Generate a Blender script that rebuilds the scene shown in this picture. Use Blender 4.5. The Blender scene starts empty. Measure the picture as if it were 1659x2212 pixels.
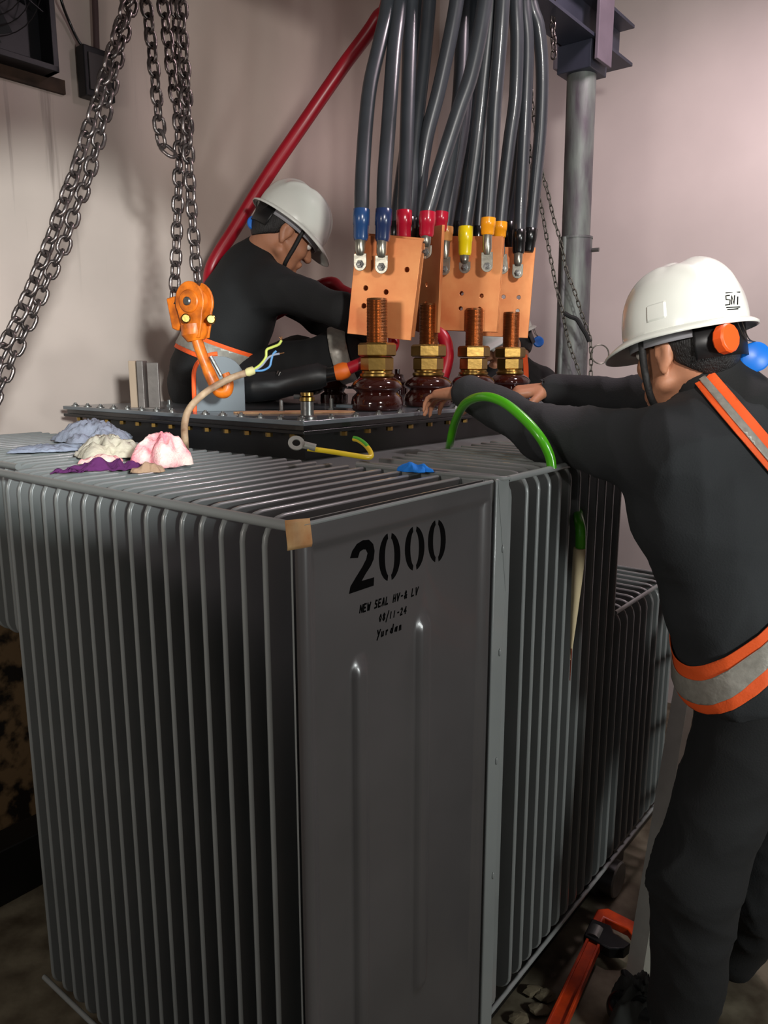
import bpy, math, random
import numpy as np
from mathutils import Vector, Matrix, geometry, noise
random.seed(7); np.random.seed(7)
SC = bpy.context.scene
COL = SC.collection
R = math.radians
# ------------------------------------------------------------------ camera
FPX, CX, CY, PITCH, CAMZ = 1655.0, 829.5, 1106.0, R(10.98), 1.58
cd = bpy.data.cameras.new('camera'); cam = bpy.data.objects.new('camera', cd); COL.objects.link(cam)
cam.location = (0, 0, CAMZ); cam.rotation_euler = (R(90) - PITCH, 0, 0)
cd.sensor_fit = 'HORIZONTAL'; cd.sensor_width = 36; cd.lens = 36 * FPX / 1659.0
cd.clip_start = 0.02; cd.clip_end = 60
SC.camera = cam
# ------------------------------------------------------------------ world, lights, exposure
SC.view_settings.view_transform = 'Standard'; SC.view_settings.look = 'None'
SC.view_settings.gamma = 1; SC.view_settings.use_curve_mapping = False
SC.view_settings.exposure = 0.0
wd = bpy.data.worlds.new('world'); SC.world = wd; wd.use_nodes = True
wd.node_tree.nodes['Background'].inputs[0].default_value = (0.80, 0.85, 1.0, 1)
wd.node_tree.nodes['Background'].inputs[1].default_value = 0.10
def area(name, loc, target, size, power, color, sy=None):
    l = bpy.data.lights.new(name, 'AREA'); l.energy = power; l.color = color
    l.shape = 'RECTANGLE'; l.size = size; l.size_y = sy or size
    o = bpy.data.objects.new(name, l); COL.objects.link(o); o.location = loc
    o.rotation_euler = (Vector(target) - Vector(loc)).to_track_quat('-Z', 'Y').to_euler()
    return o
def spot(name, loc, target, angle, power, color, blend=0.3, rad=0.08):
    l = bpy.data.lights.new(name, 'SPOT'); l.energy = power; l.color = color
    l.spot_size = R(angle); l.spot_blend = blend; l.shadow_soft_size = rad
    o = bpy.data.objects.new(name, l); COL.objects.link(o); o.location = loc
    o.rotation_euler = (Vector(target) - Vector(loc)).to_track_quat('-Z', 'Y').to_euler()
    return o
spot('pink_ceiling_lamp', (1.25, 2.35, 3.40), (1.1, 2.6, 0), 168, 105, (1.0, 0.81, 0.87), 0.6, 0.15)
spot('work_light', (0.72, -0.1, 2.25), (0.55, 3.0, 2.22), 54, 185, (1.0, 0.96, 0.91), 0.6, 0.10)
spot('doorway_light', (0.9, -1.6, 2.0), (-1.22, 2.95, 1.66), 15, 900, (0.93, 1.0, 1.0), 0.15, 0.12)
area('left_fin_fill', (-1.57, -0.28, 1.92), (0.2, 1.6, 1.2), 0.45, 19, (1.0, 0.93, 0.85), 0.45)  # unseen fill light, added to lift the outer edges of the left fins
area('right_fin_fill', (2.0, 0.08, 1.40), (0.3, 1.7, 1.0), 0.45, 30, (0.95, 1.0, 0.98), 0.35)  # extra soft light added to brighten the right bank's fin edges

# ------------------------------------------------------------------ coordinates
def W(px, py, Y):
    x = (px - CX) / FPX; y = (CY - py) / FPX
    F = math.cos(PITCH) + y * math.sin(PITCH); z = -math.sin(PITCH) + y * math.cos(PITCH)
    return Vector((x / F * Y, Y, CAMZ + z / F * Y))
def ray(px, py):
    return (W(px, py, 1) - Vector((0, 0, CAMZ)))
UU = Vector((0.6239, 0.7815, 0)); VV = Vector((-0.7815, 0.6239, 0)); ZZ = Vector((0, 0, 1))
def UV(u, v, z): return UU * u + VV * v + ZZ * z
def onplane(px, py, n, d):
    r = ray(px, py); o = Vector((0, 0, CAMZ)); return o + r * ((d - o.dot(n)) / r.dot(n))
# ------------------------------------------------------------------ materials
def lin(c):
    return tuple(((x / 12.92) if x <= 0.04045 else ((x + 0.055) / 1.055) ** 2.4) for x in c)
MC = {}
def mat(name, col, rough=0.5, metal=0.0, bump=0.0, bscale=60, var=0.0, vscale=8, col2=None, coat=0.0, spec=0.5, stretch=(1, 1, 1), sss=0, emit=0):
    if name in MC: return MC[name]
    m = bpy.data.materials.new(name); m.use_nodes = True; nt = m.node_tree; b = nt.nodes['Principled BSDF']
    c = lin(col) + (1,)
    b.inputs['Base Color'].default_value = c; b.inputs['Roughness'].default_value = rough
    b.inputs['Metallic'].default_value = metal; b.inputs['Specular IOR Level'].default_value = spec
    b.inputs['Coat Weight'].default_value = coat
    if sss: b.inputs['Subsurface Weight'].default_value = sss; b.inputs['Subsurface Radius'].default_value = (.02, .008, .004); b.inputs['Subsurface Scale'].default_value = 0.5
    tc = nt.nodes.new('ShaderNodeTexCoord'); mp = nt.nodes.new('ShaderNodeMapping'); mp.inputs['Scale'].default_value = stretch
    nt.links.new(tc.outputs['Object'], mp.inputs[0])
    if var > 0 or col2:
        n = nt.nodes.new('ShaderNodeTexNoise'); n.inputs['Scale'].default_value = vscale; n.inputs['Detail'].default_value = 6
        nt.links.new(mp.outputs[0], n.inputs['Vector'])
        rp = nt.nodes.new('ShaderNodeValToRGB'); rp.color_ramp.elements[0].position = 0.35; rp.color_ramp.elements[1].position = 0.65
        c2 = lin(col2) + (1,) if col2 else tuple(x * (1 - var) for x in c[:3]) + (1,)
        rp.color_ramp.elements[0].color = c2; rp.color_ramp.elements[1].color = c
        nt.links.new(n.outputs[0], rp.inputs[0]); nt.links.new(rp.outputs[0], b.inputs['Base Color'])
    if bump > 0:
        n2 = nt.nodes.new('ShaderNodeTexNoise'); n2.inputs['Scale'].default_value = bscale; n2.inputs['Detail'].default_value = 5
        nt.links.new(mp.outputs[0], n2.inputs['Vector'])
        bp = nt.nodes.new('ShaderNodeBump'); bp.inputs['Strength'].default_value = bump; bp.inputs['Distance'].default_value = 0.004
        nt.links.new(n2.outputs[0], bp.inputs['Height']); nt.links.new(bp.outputs[0], b.inputs['Normal'])
    MC[name] = m
    return m
M_tank = mat('grey_tank_paint', (.50, .515, .51), .33, 0.0, .05, 25, .10, 5, coat=.2)
M_panel = mat('glossy_grey_panel_paint', (.29, .28, .28), .33, 0.0, .10, 7, .16, 4, coat=.12)
M_dark = mat('black_tank_paint', (.06, .062, .065), .35, 0, .05, 30)
M_lid = mat('oily_grey_lid', (.43, .46, .48), .32, .2, .05, 20, .3, 6, coat=.4)
M_steel = mat('dull_steel', (.50, .50, .49), .35, .8, .1, 80, .3, 20)
M_brass = mat('aged_brass', (.62, .50, .27), .28, .95, .08, 60, .25, 18)
M_studcu = mat('threaded_copper', (.66, .46, .30), .30, .95, .08, 60, .2, 20)
M_copper = mat('copper_plate', (.86, .60, .38), .42, .55, .06, 40, .0, 5, (.74, .42, .24))
M_porc = mat('brown_porcelain', (.19, .065, .045), .10, 0, 0, 1, coat=.7)
M_chain = mat('galvanised_chain', (.50, .46, .45), .27, .85, .25, 90, .55, 40)
M_thin = mat('dull_thin_chain', (.42, .41, .38), .4, .8, 0, 1, .5, 60)
M_orange = mat('orange_hoist_paint', (.90, .47, .10), .40, 0, .15, 60, 0, 26, (.62, .30, .08))
M_jacket = mat('black_cable_jacket', (.21, .225, .245), .36, 0, .06, 30, .25, 10, coat=.15)
M_red = mat('red_cable_jacket', (.62, .07, .14), .35, 0, .05, 20, .1)
M_lug = mat('tinned_lug', (.66, .65, .60), .3, .85, .15, 60, .3, 30)
def sleeve(n, c): return mat(n, c, .25, 0, .05, 40, coat=.3)
M_blk = sleeve('black_rubber', (.06, .062, .065))
M_white = mat('white_helmet_plastic', (.88, .89, .86), .22, 0, .02, 20, .05, 9, coat=.4)
M_skin = mat('skin', (.72, .50, .38), .5, 0, .12, 90, .12, 12, sss=.12)
M_hair = mat('black_hair', (.055, .045, .045), .5, 0, .8, 160, stretch=(3, 3, .4))
M_cloth = mat('black_work_cloth', (.075, .08, .085), .85, 0, .25, 240, .15, 6)
M_cloth2 = mat('charcoal_work_cloth', (.155, .165, .175), .85, 0, .25, 240, .18, 6)
M_hivis = mat('orange_vest_fabric', (.98, .38, .14), .7, 0, .2, 200)
M_silver = mat('silver_reflective_tape', (.66, .64, .60), .45, .2, .2, 150, .2, 60)
M_plaster = None
# ------------------------------------------------------------------ mesh builder
class MB:
    def __init__(s): s.v = []; s.f = []
    def add(s, vs, fs):
        n = len(s.v); s.v += [Vector(v) for v in vs]; s.f += [tuple(i + n for i in f) for f in fs]; return s
    def box(s, c, size, ax=None):
        c = Vector(c); X, Y, Z = ax or (Vector((1, 0, 0)), Vector((0, 1, 0)), Vector((0, 0, 1)))
        a, b, d = [q / 2 for q in size]
        vs = [c + X * (a * i) + Y * (b * j) + Z * (d * k) for i in (-1, 1) for j in (-1, 1) for k in (-1, 1)]
        return s.add(vs, [(0, 1, 3, 2), (4, 6, 7, 5), (0, 4, 5, 1), (2, 3, 7, 6), (0, 2, 6, 4), (1, 5, 7, 3)])
    def frame(s, p, i):
        t = (p[min(i + 1, len(p) - 1)] - p[max(i - 1, 0)]).normalized(); return t
    def tube(s, pts, r, n=12, cap=True, flat=1.0, up=None):
        p = [Vector(q) for q in pts]; rs = r if isinstance(r, (list, tuple)) else [r] * len(p)
        t = s.frame(p, 0); a = (up or Vector((0, 0, 1)))
        if abs(t.dot(a)) > .95: a = Vector((1, 0, 0))
        N = (a - t * a.dot(t)).normalized(); vs = []
        for i in range(len(p)):
            t = s.frame(p, i); N = (N - t * N.dot(t)).normalized(); B = t.cross(N)
            for k in range(n):
                an = 2 * math.pi * k / n; vs.append(p[i] + (N * math.cos(an) * flat + B * math.sin(an)) * rs[i])
        fs = [(i * n + k, i * n + (k + 1) % n, (i + 1) * n + (k + 1) % n, (i + 1) * n + k) for i in range(len(p) - 1) for k in range(n)]
        if cap: fs += [tuple(range(n))[::-1], tuple((len(p) - 1) * n + k for k in range(n))]
        return s.add(vs, fs)
    def ring(s, pts, r, n=8):            # closed tube
        p = [Vector(q) for q in pts]; m = len(p); vs = []
        c = sum(p, Vector()) / m; nn = Vector()
        for i in range(m): nn += (p[i] - c).cross(p[(i + 1) % m] - c)
        nn.normalize()
        for i in range(m):
            t = (p[(i + 1) % m] - p[i - 1]).normalized(); B = t.cross(nn)
            for k in range(n):
                an = 2 * math.pi * k / n; vs.append(p[i] + (nn * math.cos(an) + B * math.sin(an)) * r)
        return s.add(vs, [(i * n + k, i * n + (k + 1) % n, ((i + 1) % m) * n + (k + 1) % n, ((i + 1) % m) * n + k) for i in range(m) for k in range(n)])
    def lathe(s, prof, c, ax=None, n=32, tmax=None):
        c = Vector(c); X, Y, Z = ax or (Vector((1, 0, 0)), Vector((0, 1, 0)), Vector((0, 0, 1))); vs = []
        for r, h in prof:
            for k in range(n):
                an = 2 * math.pi * k / n; vs.append(c + X * (r * math.cos(an)) + Y * (r * math.sin(an)) + Z * h)
        m = len(prof)
        fs = [(i * n + k, i * n + (k + 1) % n, (i + 1) * n + (k + 1) % n, (i + 1) * n + k) for i in range(m - 1) for k in range(n)]
        fs += [tuple(range(n))[::-1], tuple((m - 1) * n + k for k in range(n))]
        return s.add(vs, fs)
    def prism(s, poly, c, X, Y, Z, t, holes=()):
        """polygon (in X,Y about c) extruded by t along Z, with real holes"""
        c = Vector(c); loops = [list(poly)] + [list(h) for h in holes]
        P = [Vector(q) for l in loops for q in l]; ed = []; k = 0
        for l in loops:
            ed += [(k + i, k + (i + 1) % len(l)) for i in range(len(l))]; k += len(l)
        if holes:
            vo, _, fo, *_r = geometry.delaunay_2d_cdt(P, ed, [], 1, 1e-7)
            def inside(q, l):
                r = False
                for i in range(len(l)):
                    x1, y1 = l[i]; x2, y2 = l[i - 1]
                    if (y1 > q[1]) != (y2 > q[1]) and q[0] < (x2 - x1) * (q[1] - y1) / (y2 - y1) + x1: r = not r
                return r
            ff = []
            for f in fo:
                ce = sum((vo[i] for i in f), Vector((0, 0))) / len(f)
                if inside(ce, loops[0]) and not any(inside(ce, h) for h in loops[1:]): ff.append(f)
        else: vo = P; ff = [tuple(range(len(P)))]
        n = len(vo)
        vs = [c + X * q[0] + Y * q[1] + Z * (t / 2) for q in vo] + [c + X * q[0] + Y * q[1] - Z * (t / 2) for q in vo]
        fs = [tuple(f) for f in ff] + [tuple(i + n for i in f)[::-1] for f in ff]
        k = 0
        for l in loops:
            for i in range(len(l)):
                a, b = k + i, k + (i + 1) % len(l); fs.append((a, a + n, b + n, b))
            k += len(l)
        return s.add(vs, fs)
    def ell(s, c, rad, ax=None, n=20, m=12, sup=1.0):
        prof = []; c = Vector(c); X, Y, Z = ax or (Vector((1, 0, 0)), Vector((0, 1, 0)), Vector((0, 0, 1))); vs = []
        for i in range(m + 1):
            ph = -math.pi / 2 + math.pi * i / m
            for k in range(n):
                an = 2 * math.pi * k / n
                vs.append(c + X * (rad[0] * math.cos(ph) * math.cos(an)) + Y * (rad[1] * math.cos(ph) * math.sin(an)) + Z * (rad[2] * math.sin(ph)))
        return s.add(vs, [(i * n + k, i * n + (k + 1) % n, (i + 1) * n + (k + 1) % n, (i + 1) * n + k) for i in range(m) for k in range(n)])
    def build(s, name, m, parent=None, smooth=38, bevel=0, org=None, solid=0):
        return link(name, s.v, s.f, m, parent, smooth, bevel, org, solid)
WL = {}
def wloc(o): return WL.get(o.as_pointer(), Vector((0, 0, 0))) if o else Vector((0, 0, 0))
def link(name, vs, fs, m, parent=None, smooth=38, bevel=0, org=None, solid=0):
    A = np.array([tuple(v) for v in vs], dtype=float) if not isinstance(vs, np.ndarray) else vs
    if org is None:
        lo, hi = A.min(0), A.max(0); org = Vector(((lo[0] + hi[0]) / 2, (lo[1] + hi[1]) / 2, lo[2]))
    org = Vector(org)
    me = bpy.data.meshes.new(name); B = A - np.array(tuple(org))
    me.from_pydata(B.tolist(), [], [tuple(int(i) for i in f) for f in fs]); me.validate(); me.update()
    me.materials.append(m)
    o = bpy.data.objects.new(name, me); COL.objects.link(o)
    import bmesh as bm_
    b = bm_.new(); b.from_mesh(me); bm_.ops.recalc_face_normals(b, faces=b.faces); b.to_mesh(me); b.free()
    if smooth:
        me.shade_smooth()
        if smooth < 180: me.set_sharp_from_angle(angle=R(smooth))
    if parent: o.parent = parent
    o.location = org - wloc(parent); WL[o.as_pointer()] = org
    if solid:
        q = o.modifiers.new('Solidify', 'SOLIDIFY'); q.thickness = solid; q.offset = 0
    if bevel:
        q = o.modifiers.new('Bevel', 'BEVEL'); q.width = bevel; q.segments = 2; q.limit_method = 'ANGLE'; q.angle_limit = R(40)
    return o
def tag(o, label, cat, group=None, kind=None):
    o['label'] = label
    if cat: o['category'] = cat
    if group: o['group'] = group
    if kind: o['kind'] = kind
    return o
def thing(name, label, cat, loc, group=None):
    o = bpy.data.objects.new(name, None); COL.objects.link(o); o.location = loc; o.empty_display_size = .05
    WL[o.as_pointer()] = Vector(loc); return tag(o, label, cat, group)
def dup(o, org, parent=None, name=None):
    c = o.copy(); COL.objects.link(c)
    if parent is not None: c.parent = parent
    c.location = Vector(org) - wloc(c.parent); WL[c.as_pointer()] = Vector(org)
    for k in o.children:
        d = k.copy(); COL.objects.link(d); d.parent = c; WL[d.as_pointer()] = Vector(org) + k.location
    return c
def spl(pts, n=8):
    p = [Vector(q) for q in pts]; out = []
    for i in range(len(p) - 1):
        a = p[max(i - 1, 0)]; b = p[i]; c = p[i + 1]; d = p[min(i + 2, len(p) - 1)]
        for k in range(n):
            t = k / n
            out.append(.5 * ((2 * b) + (c - a) * t + (2 * a - 5 * b + 4 * c - d) * t * t + (3 * b - a - 3 * c + d) * t ** 3))
    return out + [p[-1]]
def circ(cx, cy, r, n=14): return [(cx + r * math.cos(2 * math.pi * k / n), cy + r * math.sin(2 * math.pi * k / n)) for k in range(n)]

# ------------------------------------------------------------------ the room
def wall_mat(name, base, low):
    m = bpy.data.materials.new(name); m.use_nodes = True; nt = m.node_tree; b = nt.nodes['Principled BSDF']; L = nt.links.new
    tc = nt.nodes.new('ShaderNodeTexCoord'); geo = nt.nodes.new('ShaderNodeNewGeometry')
    n = nt.nodes.new('ShaderNodeTexNoise'); n.inputs['Scale'].default_value = 1.3; n.inputs['Detail'].default_value = 8; L(geo.outputs['Position'], n.inputs['Vector'])
    r = nt.nodes.new('ShaderNodeValToRGB'); r.color_ramp.elements[0].position = .3; r.color_ramp.elements[1].position = .7
    r.color_ramp.elements[0].color = lin([x * .90 for x in base]) + (1,); r.color_ramp.elements[1].color = lin(base) + (1,); L(n.outputs[0], r.inputs[0])
    mp = nt.nodes.new('ShaderNodeMapping'); mp.inputs['Scale'].default_value = (9, 9, .5); L(geo.outputs['Position'], mp.inputs[0])
    n2 = nt.nodes.new('ShaderNodeTexNoise'); n2.inputs['Scale'].default_value = 2.2; n2.inputs['Detail'].default_value = 5; L(mp.outputs[0], n2.inputs['Vector'])
    r2 = nt.nodes.new('ShaderNodeValToRGB'); r2.color_ramp.elements[0].position = .60; r2.color_ramp.elements[1].position = .72
    r2.color_ramp.elements[0].color = (0, 0, 0, 1); r2.color_ramp.elements[1].color = (.55, .55, .55, 1); L(n2.outputs[0], r2.inputs[0])
    # drip stains live only below the fan: a mask over a stretch of the wall
    sx = nt.nodes.new('ShaderNodeSeparateXYZ'); L(geo.outputs['Position'], sx.inputs[0])
    def ss(o, a, c):
        q = nt.nodes.new('ShaderNodeMapRange'); q.interpolation_type = 'SMOOTHSTEP'; q.inputs[1].default_value = a; q.inputs[2].default_value = c; L(o, q.inputs[0]); return q.outputs[0]
    def mul(a, c):
        q = nt.nodes.new('ShaderNodeMath'); q.operation = 'MULTIPLY'; L(a, q.inputs[0]); L(c, q.inputs[1]); return q.outputs[0]
    mask = mul(ss(sx.outputs['X'], -.85, -1.05), ss(sx.outputs['Z'], 1.75, 2.2))
    st = mul(mask, r2.outputs[0])
    mx = nt.nodes.new('ShaderNodeMix'); mx.data_type = 'RGBA'; L(st, mx.inputs[0]); L(r.outputs[0], mx.inputs[6]); mx.inputs[7].default_value = lin((.20, .13, .09)) + (1,)
    # dirty brown render on the lowest part, with the gap's shade painted in
    n3 = nt.nodes.new('ShaderNodeTexNoise'); n3.inputs['Scale'].default_value = 14; n3.inputs['Detail'].default_value = 6; L(geo.outputs['Position'], n3.inputs['Vector'])
    r3 = nt.nodes.new('ShaderNodeValToRGB'); r3.color_ramp.elements[0].position = .42; r3.color_ramp.elements[1].position = .55
    r3.color_ramp.elements[0].color = lin((.12, .09, .06)) + (1,); r3.color_ramp.elements[1].color = lin(low) + (1,); L(n3.outputs[0], r3.inputs[0])
    mx2 = nt.nodes.new('ShaderNodeMix'); mx2.data_type = 'RGBA'; L(ss(sx.outputs['Z'], 1.15, 1.05), mx2.inputs[0]); L(mx.outputs[2], mx2.inputs[6]); L(r3.outputs[0], mx2.inputs[7])
    L((mx2.outputs[2] if low != base else mx.outputs[2]), b.inputs['Base Color']); b.inputs['Roughness'].default_value = .55
    bp = nt.nodes.new('ShaderNodeBump'); bp.inputs['Strength'].default_value = .12; bp.inputs['Distance'].default_value = .01
    n4 = nt.nodes.new('ShaderNodeTexNoise'); n4.inputs['Scale'].default_value = 5; L(geo.outputs['Position'], n4.inputs['Vector']); L(n4.outputs[0], bp.inputs['Height']); L(bp.outputs[0], b.inputs['Normal'])
    return m
M_wl = wall_mat('stained_plaster', (.77, .705, .665), (.50, .40, .28))
M_wb = wall_mat('painted_plaster', (.81, .76, .745), (.81, .76, .745))
M_floor = mat('stained_concrete', (.44, .41, .34), .75, 0, .4, 40, 0, 9, (.25, .21, .15))
VW, UB, ZC, ZF = 2.68, 3.85, 3.6, -0.16
def struct(name, mb, m, label=None):
    o = mb.build(name, m, None, 0); o['kind'] = 'structure'
    if label: o['label'] = label
    return o
def wallbox(u0, u1, v0, v1, z0, z1):
    return MB().box(UV((u0 + u1) / 2, (v0 + v1) / 2, (z0 + z1) / 2), (u1 - u0, v1 - v0, z1 - z0), (UU, VV, ZZ))
struct('floor', wallbox(-3.2, UB, -2.4, VW, ZF - .1, ZF), M_floor, 'stained concrete floor of the transformer room')
struct('wall_left', wallbox(-3.2, UB, VW, VW + .15, ZF, ZC), M_wl, 'stained cream plaster wall with the fan')
struct('wall_back', wallbox(UB, UB + .15, -2.4, VW, ZF, ZC), M_wb, 'pale plaster wall behind the gantry post')
struct('wall_right', wallbox(-3.2, UB, -2.55, -2.4, ZF, ZC), M_wb, 'pale plaster wall on the right side')
struct('ceiling', wallbox(-3.2, UB, -2.4, VW, ZC, ZC + .1), M_wb, 'pale plaster ceiling')

# ------------------------------------------------------------------ transformer
ZT, ZB = 1.35, 0.045
UL, UT, VR, VT = 0.772, 1.325, 0.775, 1.19        # outer edge left bank, tank side, outer edge right bank, tank end
U2, V2 = 2.80, 2.56
tr = thing('transformer', 'large grey oil transformer with ribbed cooling fins and 2000 stencilled on its end panel', 'transformer', UV(1.9, 1.8, ZF))
ax = (UU, VV, ZZ)
mb = MB().box(UV((UT + U2) / 2, (VT + V2) / 2, (.04 + ZT - .02) / 2), (U2 - UT, V2 - VT, ZT - .06), ax)
mb.build('tank', M_tank, tr)
# base frame: channels and wheels
mb = MB()
for vv in (VR + .16, V2 - .15):
    mb.box(UV((UL + U2) / 2 + .1, vv, -.062), (U2 - UL - .1, .12, .19), ax)
for uu in (1.3, 2.3): mb.box(UV(uu, (VR + V2) / 2, -.03), (.1, V2 - VR - .1, .12), ax)
mb.build('base_frame', M_dark, tr, bevel=.004)
for uu in (1.42, 2.25):
    w = MB().lathe([(.0, -.035), (.055, -.035), (.06, -.03), (.06, .018), (.075, .02), (.075, .035), (0, .035)], UV(uu, VR + .06, ZF + .06), (UU, ZZ, VV)); w.build('wheel', M_steel, tr)
# neck and lid
NU, NV, LZ = 1.43, 1.405, 1.438
LU, LV, LU2, LV2 = NU - .055, NV - .05, 2.84, 2.50
mb = MB().box(UV((NU + LU2 - .05) / 2, (NV + LV2 - .05) / 2, (ZT + LZ) / 2 - .03), (LU2 - .05 - NU, LV2 - .05 - NV, LZ - ZT + .03), ax)
mb.build('neck', M_dark, tr)
mb = MB().box(UV((LU + LU2) / 2, (LV + LV2) / 2, LZ - .03), (LU2 - LU, LV2 - LV, .010), ax)
mb.build('tank_flange', M_dark, tr, bevel=.002)
mb = MB().box(UV((LU + LU2) / 2, (LV + LV2) / 2, LZ - .006), (LU2 - LU, LV2 - LV, .012), ax)
mb.build('lid', M_lid, tr, bevel=.002)
mb = MB().box(UV((LU + LU2) / 2, (LV + LV2) / 2, LZ - .018), (LU2 - LU - .02, LV2 - LV - .02, .014), ax)
mb.build('gasket', M_blk, tr)
# bolts: head on the lid, thread under it
def bolt(c, r=.0085, h=.006):
    m = MB().lathe([(0, 0), (r * 1.5, 0), (r * 1.5, .002), (r * .7, .002)], c, n=16)
    m.lathe([(0, .002), (r, .002), (r, h), (r * .9, h + .001), (0, h + .001)], c, n=6)
    m.lathe([(0, h), (r * .5, h), (r * .5, h + .005), (0, h + .005)], c, n=10)
    return m
b0 = bolt(UV(LU + .025, LV + .03, LZ)).build('lid_bolt', M_steel, tr, 30, org=UV(LU + .025, LV + .03, LZ))
for k in range(1, 15): dup(b0, UV(LU + .025, LV + .03 + k * .077, LZ), tr)
for k in range(1, 14): dup(b0, UV(LU + .03 + k * .10, LV + .025, LZ), tr)
def ubolt(c): return MB().lathe([(0, -.002), (.010, -.002), (.010, -.013), (0, -.013)], c, n=6)
u0 = ubolt(UV(NU - .012, NV + .03, LZ - .036)).build('flange_bolt', M_brass, tr, 30, org=UV(NU - .012, NV + .03, LZ - .036))
for k in range(1, 13): dup(u0, UV(NU - .028, NV + .02 + k * .085, LZ - .036), tr)
for k in range(1, 12): dup(u0, UV(NU + .02 + k * .10, NV - .028, LZ - .036), tr)
# fins: in-plane outline with rounded outer corners, hollow look by thickness
def rounded(w, h, r, left=True, n=5):
    # rectangle x 0..w (0 = outer edge), z 0..h ; outer corners rounded
    p = [(w, 0), (w, h)]
    for k in range(n + 1): a = math.pi / 2 + math.pi / 2 * k / n; p.append((r + r * math.cos(a), h - r + r * math.sin(a)))
    for k in range(n + 1): a = math.pi + math.pi / 2 * k / n; p.append((r + r * math.cos(a), r + r * math.sin(a)))
    return p
def fin_mesh(c, X, Z, w, h, t, name, m, bev=.004):
    return MB().prism(rounded(w, h, .045), c, X, ZZ, Z, t).build(name, m, tr, 30, bevel=bev, org=c)
H = ZT - ZB
pitch = .0513
fL = fin_mesh(UV(UL + .004, VR + .03 + pitch, ZB), UU, VV, UT - UL - .004, H, .011, 'cooling_fin', M_tank)
k = 2
VE = 1.71
while VR + .03 + k * pitch < VE: dup(fL, UV(UL + .004, VR + .03 + k * pitch, ZB), tr); k += 1
nL = k
UL2 = .845
fU = MB().prism(rounded(UT - UL2, ZT - .90, .045), UV(UL2, VR + .03 + k * pitch + .01, .90), UU, ZZ, VV, .011).build('upper_fin', M_tank, tr, 30, bevel=.004, org=UV(UL2, VR + .03 + k * pitch + .01, .90))
while VR + .04 + (k + 1) * pitch < V2: k += 1; dup(fU, UV(UL2, VR + .04 + k * pitch, .90), tr)
pr = .0534
fR = fin_mesh(UV(1.425 + pr, VR + .004, ZB), VV, UU, VT - VR, H, .0125, 'cooling_fin', M_tank)
fR['label'] = 'fin of the right-hand bank'
for k in range(2, 12): dup(fR, UV(1.425 + k * pr, VR + .004, ZB), tr)
fin_mesh(UV(1.393, VR + .002, ZB), VV, UU, VT - VR, H, .024, 'end_fin', M_tank)
fS = fin_mesh(UV(1.425 + 12 * pr, VR + .004, ZB), VV, UU, VT - VR, .885 - ZB, .0125, 'short_fin', M_tank)
for k in range(13, 22): dup(fS, UV(1.425 + k * pr, VR + .004, ZB), tr)
# round bars welded along the outer upper corners
def bar(p0, p1, r, name='corner_bar', m=M_tank):
    return MB().tube([p0, p1], r, 12).build(name, m, tr)
bar(UV(UL - .001, VR + .010, ZT - .004), UV(UL - .001, VE, ZT - .004), .0085)
bar(UV(1.372, VR - .002, ZT - .003), UV(1.425 + 11 * pr + .01, VR - .002, ZT - .003), .0075)
bar(UV(1.425 + 12 * pr - .03, VR + .01, .885), UV(1.425 + 21 * pr + .01, VR + .01, .885), .006)
bar(UV(UL - .001, VR + .03, ZB + .02), UV(UL - .001, VE, ZB + .02), .006)
bar(UV(UL2 - .002, VE + .04, ZT - .004), UV(UL2 - .002, V2, ZT - .004), .0075)
bar(UV(1.372, VR + .01, ZB + .005), UV(1.425 + 21 * pr + .01, VR + .01, ZB + .005), .006)
# 2000 panel: pressed sheet with bevelled border and two long raised beads
PV = VR
def pan():
    m = MB(); w = UT - .012 - UL; u0 = UL + .004
    X = [0, .008, .035, .05, w - .04, w - .025, w]; Z = [0, .03, .05, H - .058, H - .036, H - .004, H]
    import itertools
    nx, nz = 46, 120
    xs = sorted(set([round(w * i / nx, 5) for i in range(nx + 1)] + X)); zs = sorted(set([round(H * i / nz, 5) for i in range(nz + 1)] + Z))
    def ssm(a, b, x): t = min(1, max(0, (x - a) / (b - a))); return t * t * (3 - 2 * t)
    beads = [(.112, .160, ZB + .06, 1.10), (.288, .344, ZB + .285, 1.13)]
    def depth(x, z):
        d = -.008 * min(ssm(.014, .034, x), ssm(.014, .034, w - x), ssm(.03, .05, H - z), ssm(.02, .04, z))
        r = min(x, .012); 
        if x < .012: d -= (.012 - math.sqrt(max(0, .012 ** 2 - (.012 - x) ** 2)))
        for (a, b, z0, z1) in beads:
            c = (a + b) / 2; hw = (b - a) / 2; zz = z + ZB
            dx = abs(x - c); dz = max(0, z0 + hw - zz, zz - (z1 - hw)); q = math.hypot(dx, dz) / hw
            d += .010 * (1 - ssm(.35, 1.0, q))
        return d
    # refine around the beads
    ex = [a + (b - a) * i / 12 - .004 + .008 * i / 12 for (a, b, _, _) in beads for i in range(13)]
    xs = sorted(set(xs + ex + [.012 * i / 6 for i in range(7)] + [.014 + .02 * i / 5 for i in range(6)]))
    zs = sorted(set(zs + [H - .03 - .02 * i / 5 for i in range(6)]))
    vs = [UV(u0 + x, PV - depth(x, z), ZB + z) for x in xs for z in zs]; n = len(zs)
    fs = [(i * n + j, (i + 1) * n + j, (i + 1) * n + j + 1, i * n + j + 1) for i in range(len(xs) - 1) for j in range(n - 1)]
    m.add(vs, fs); return m
pan().build('end_panel', M_panel, tr, 60, solid=.003)
MB().tube([UV(UL + .008, PV - .001, ZT - .001), UV(UT - .01, PV - .001, ZT - .001)], .0035, 8).build('panel_top_bead', M_tank, tr)
# inner back skin of the end fin so that its hollow is closed
MB().prism(rounded(UT - UL - .012, H, .03), UV(UL + .006, VR + .022, ZB), UU, ZZ, VV, .004).build('end_panel_back', M_tank, tr)
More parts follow.
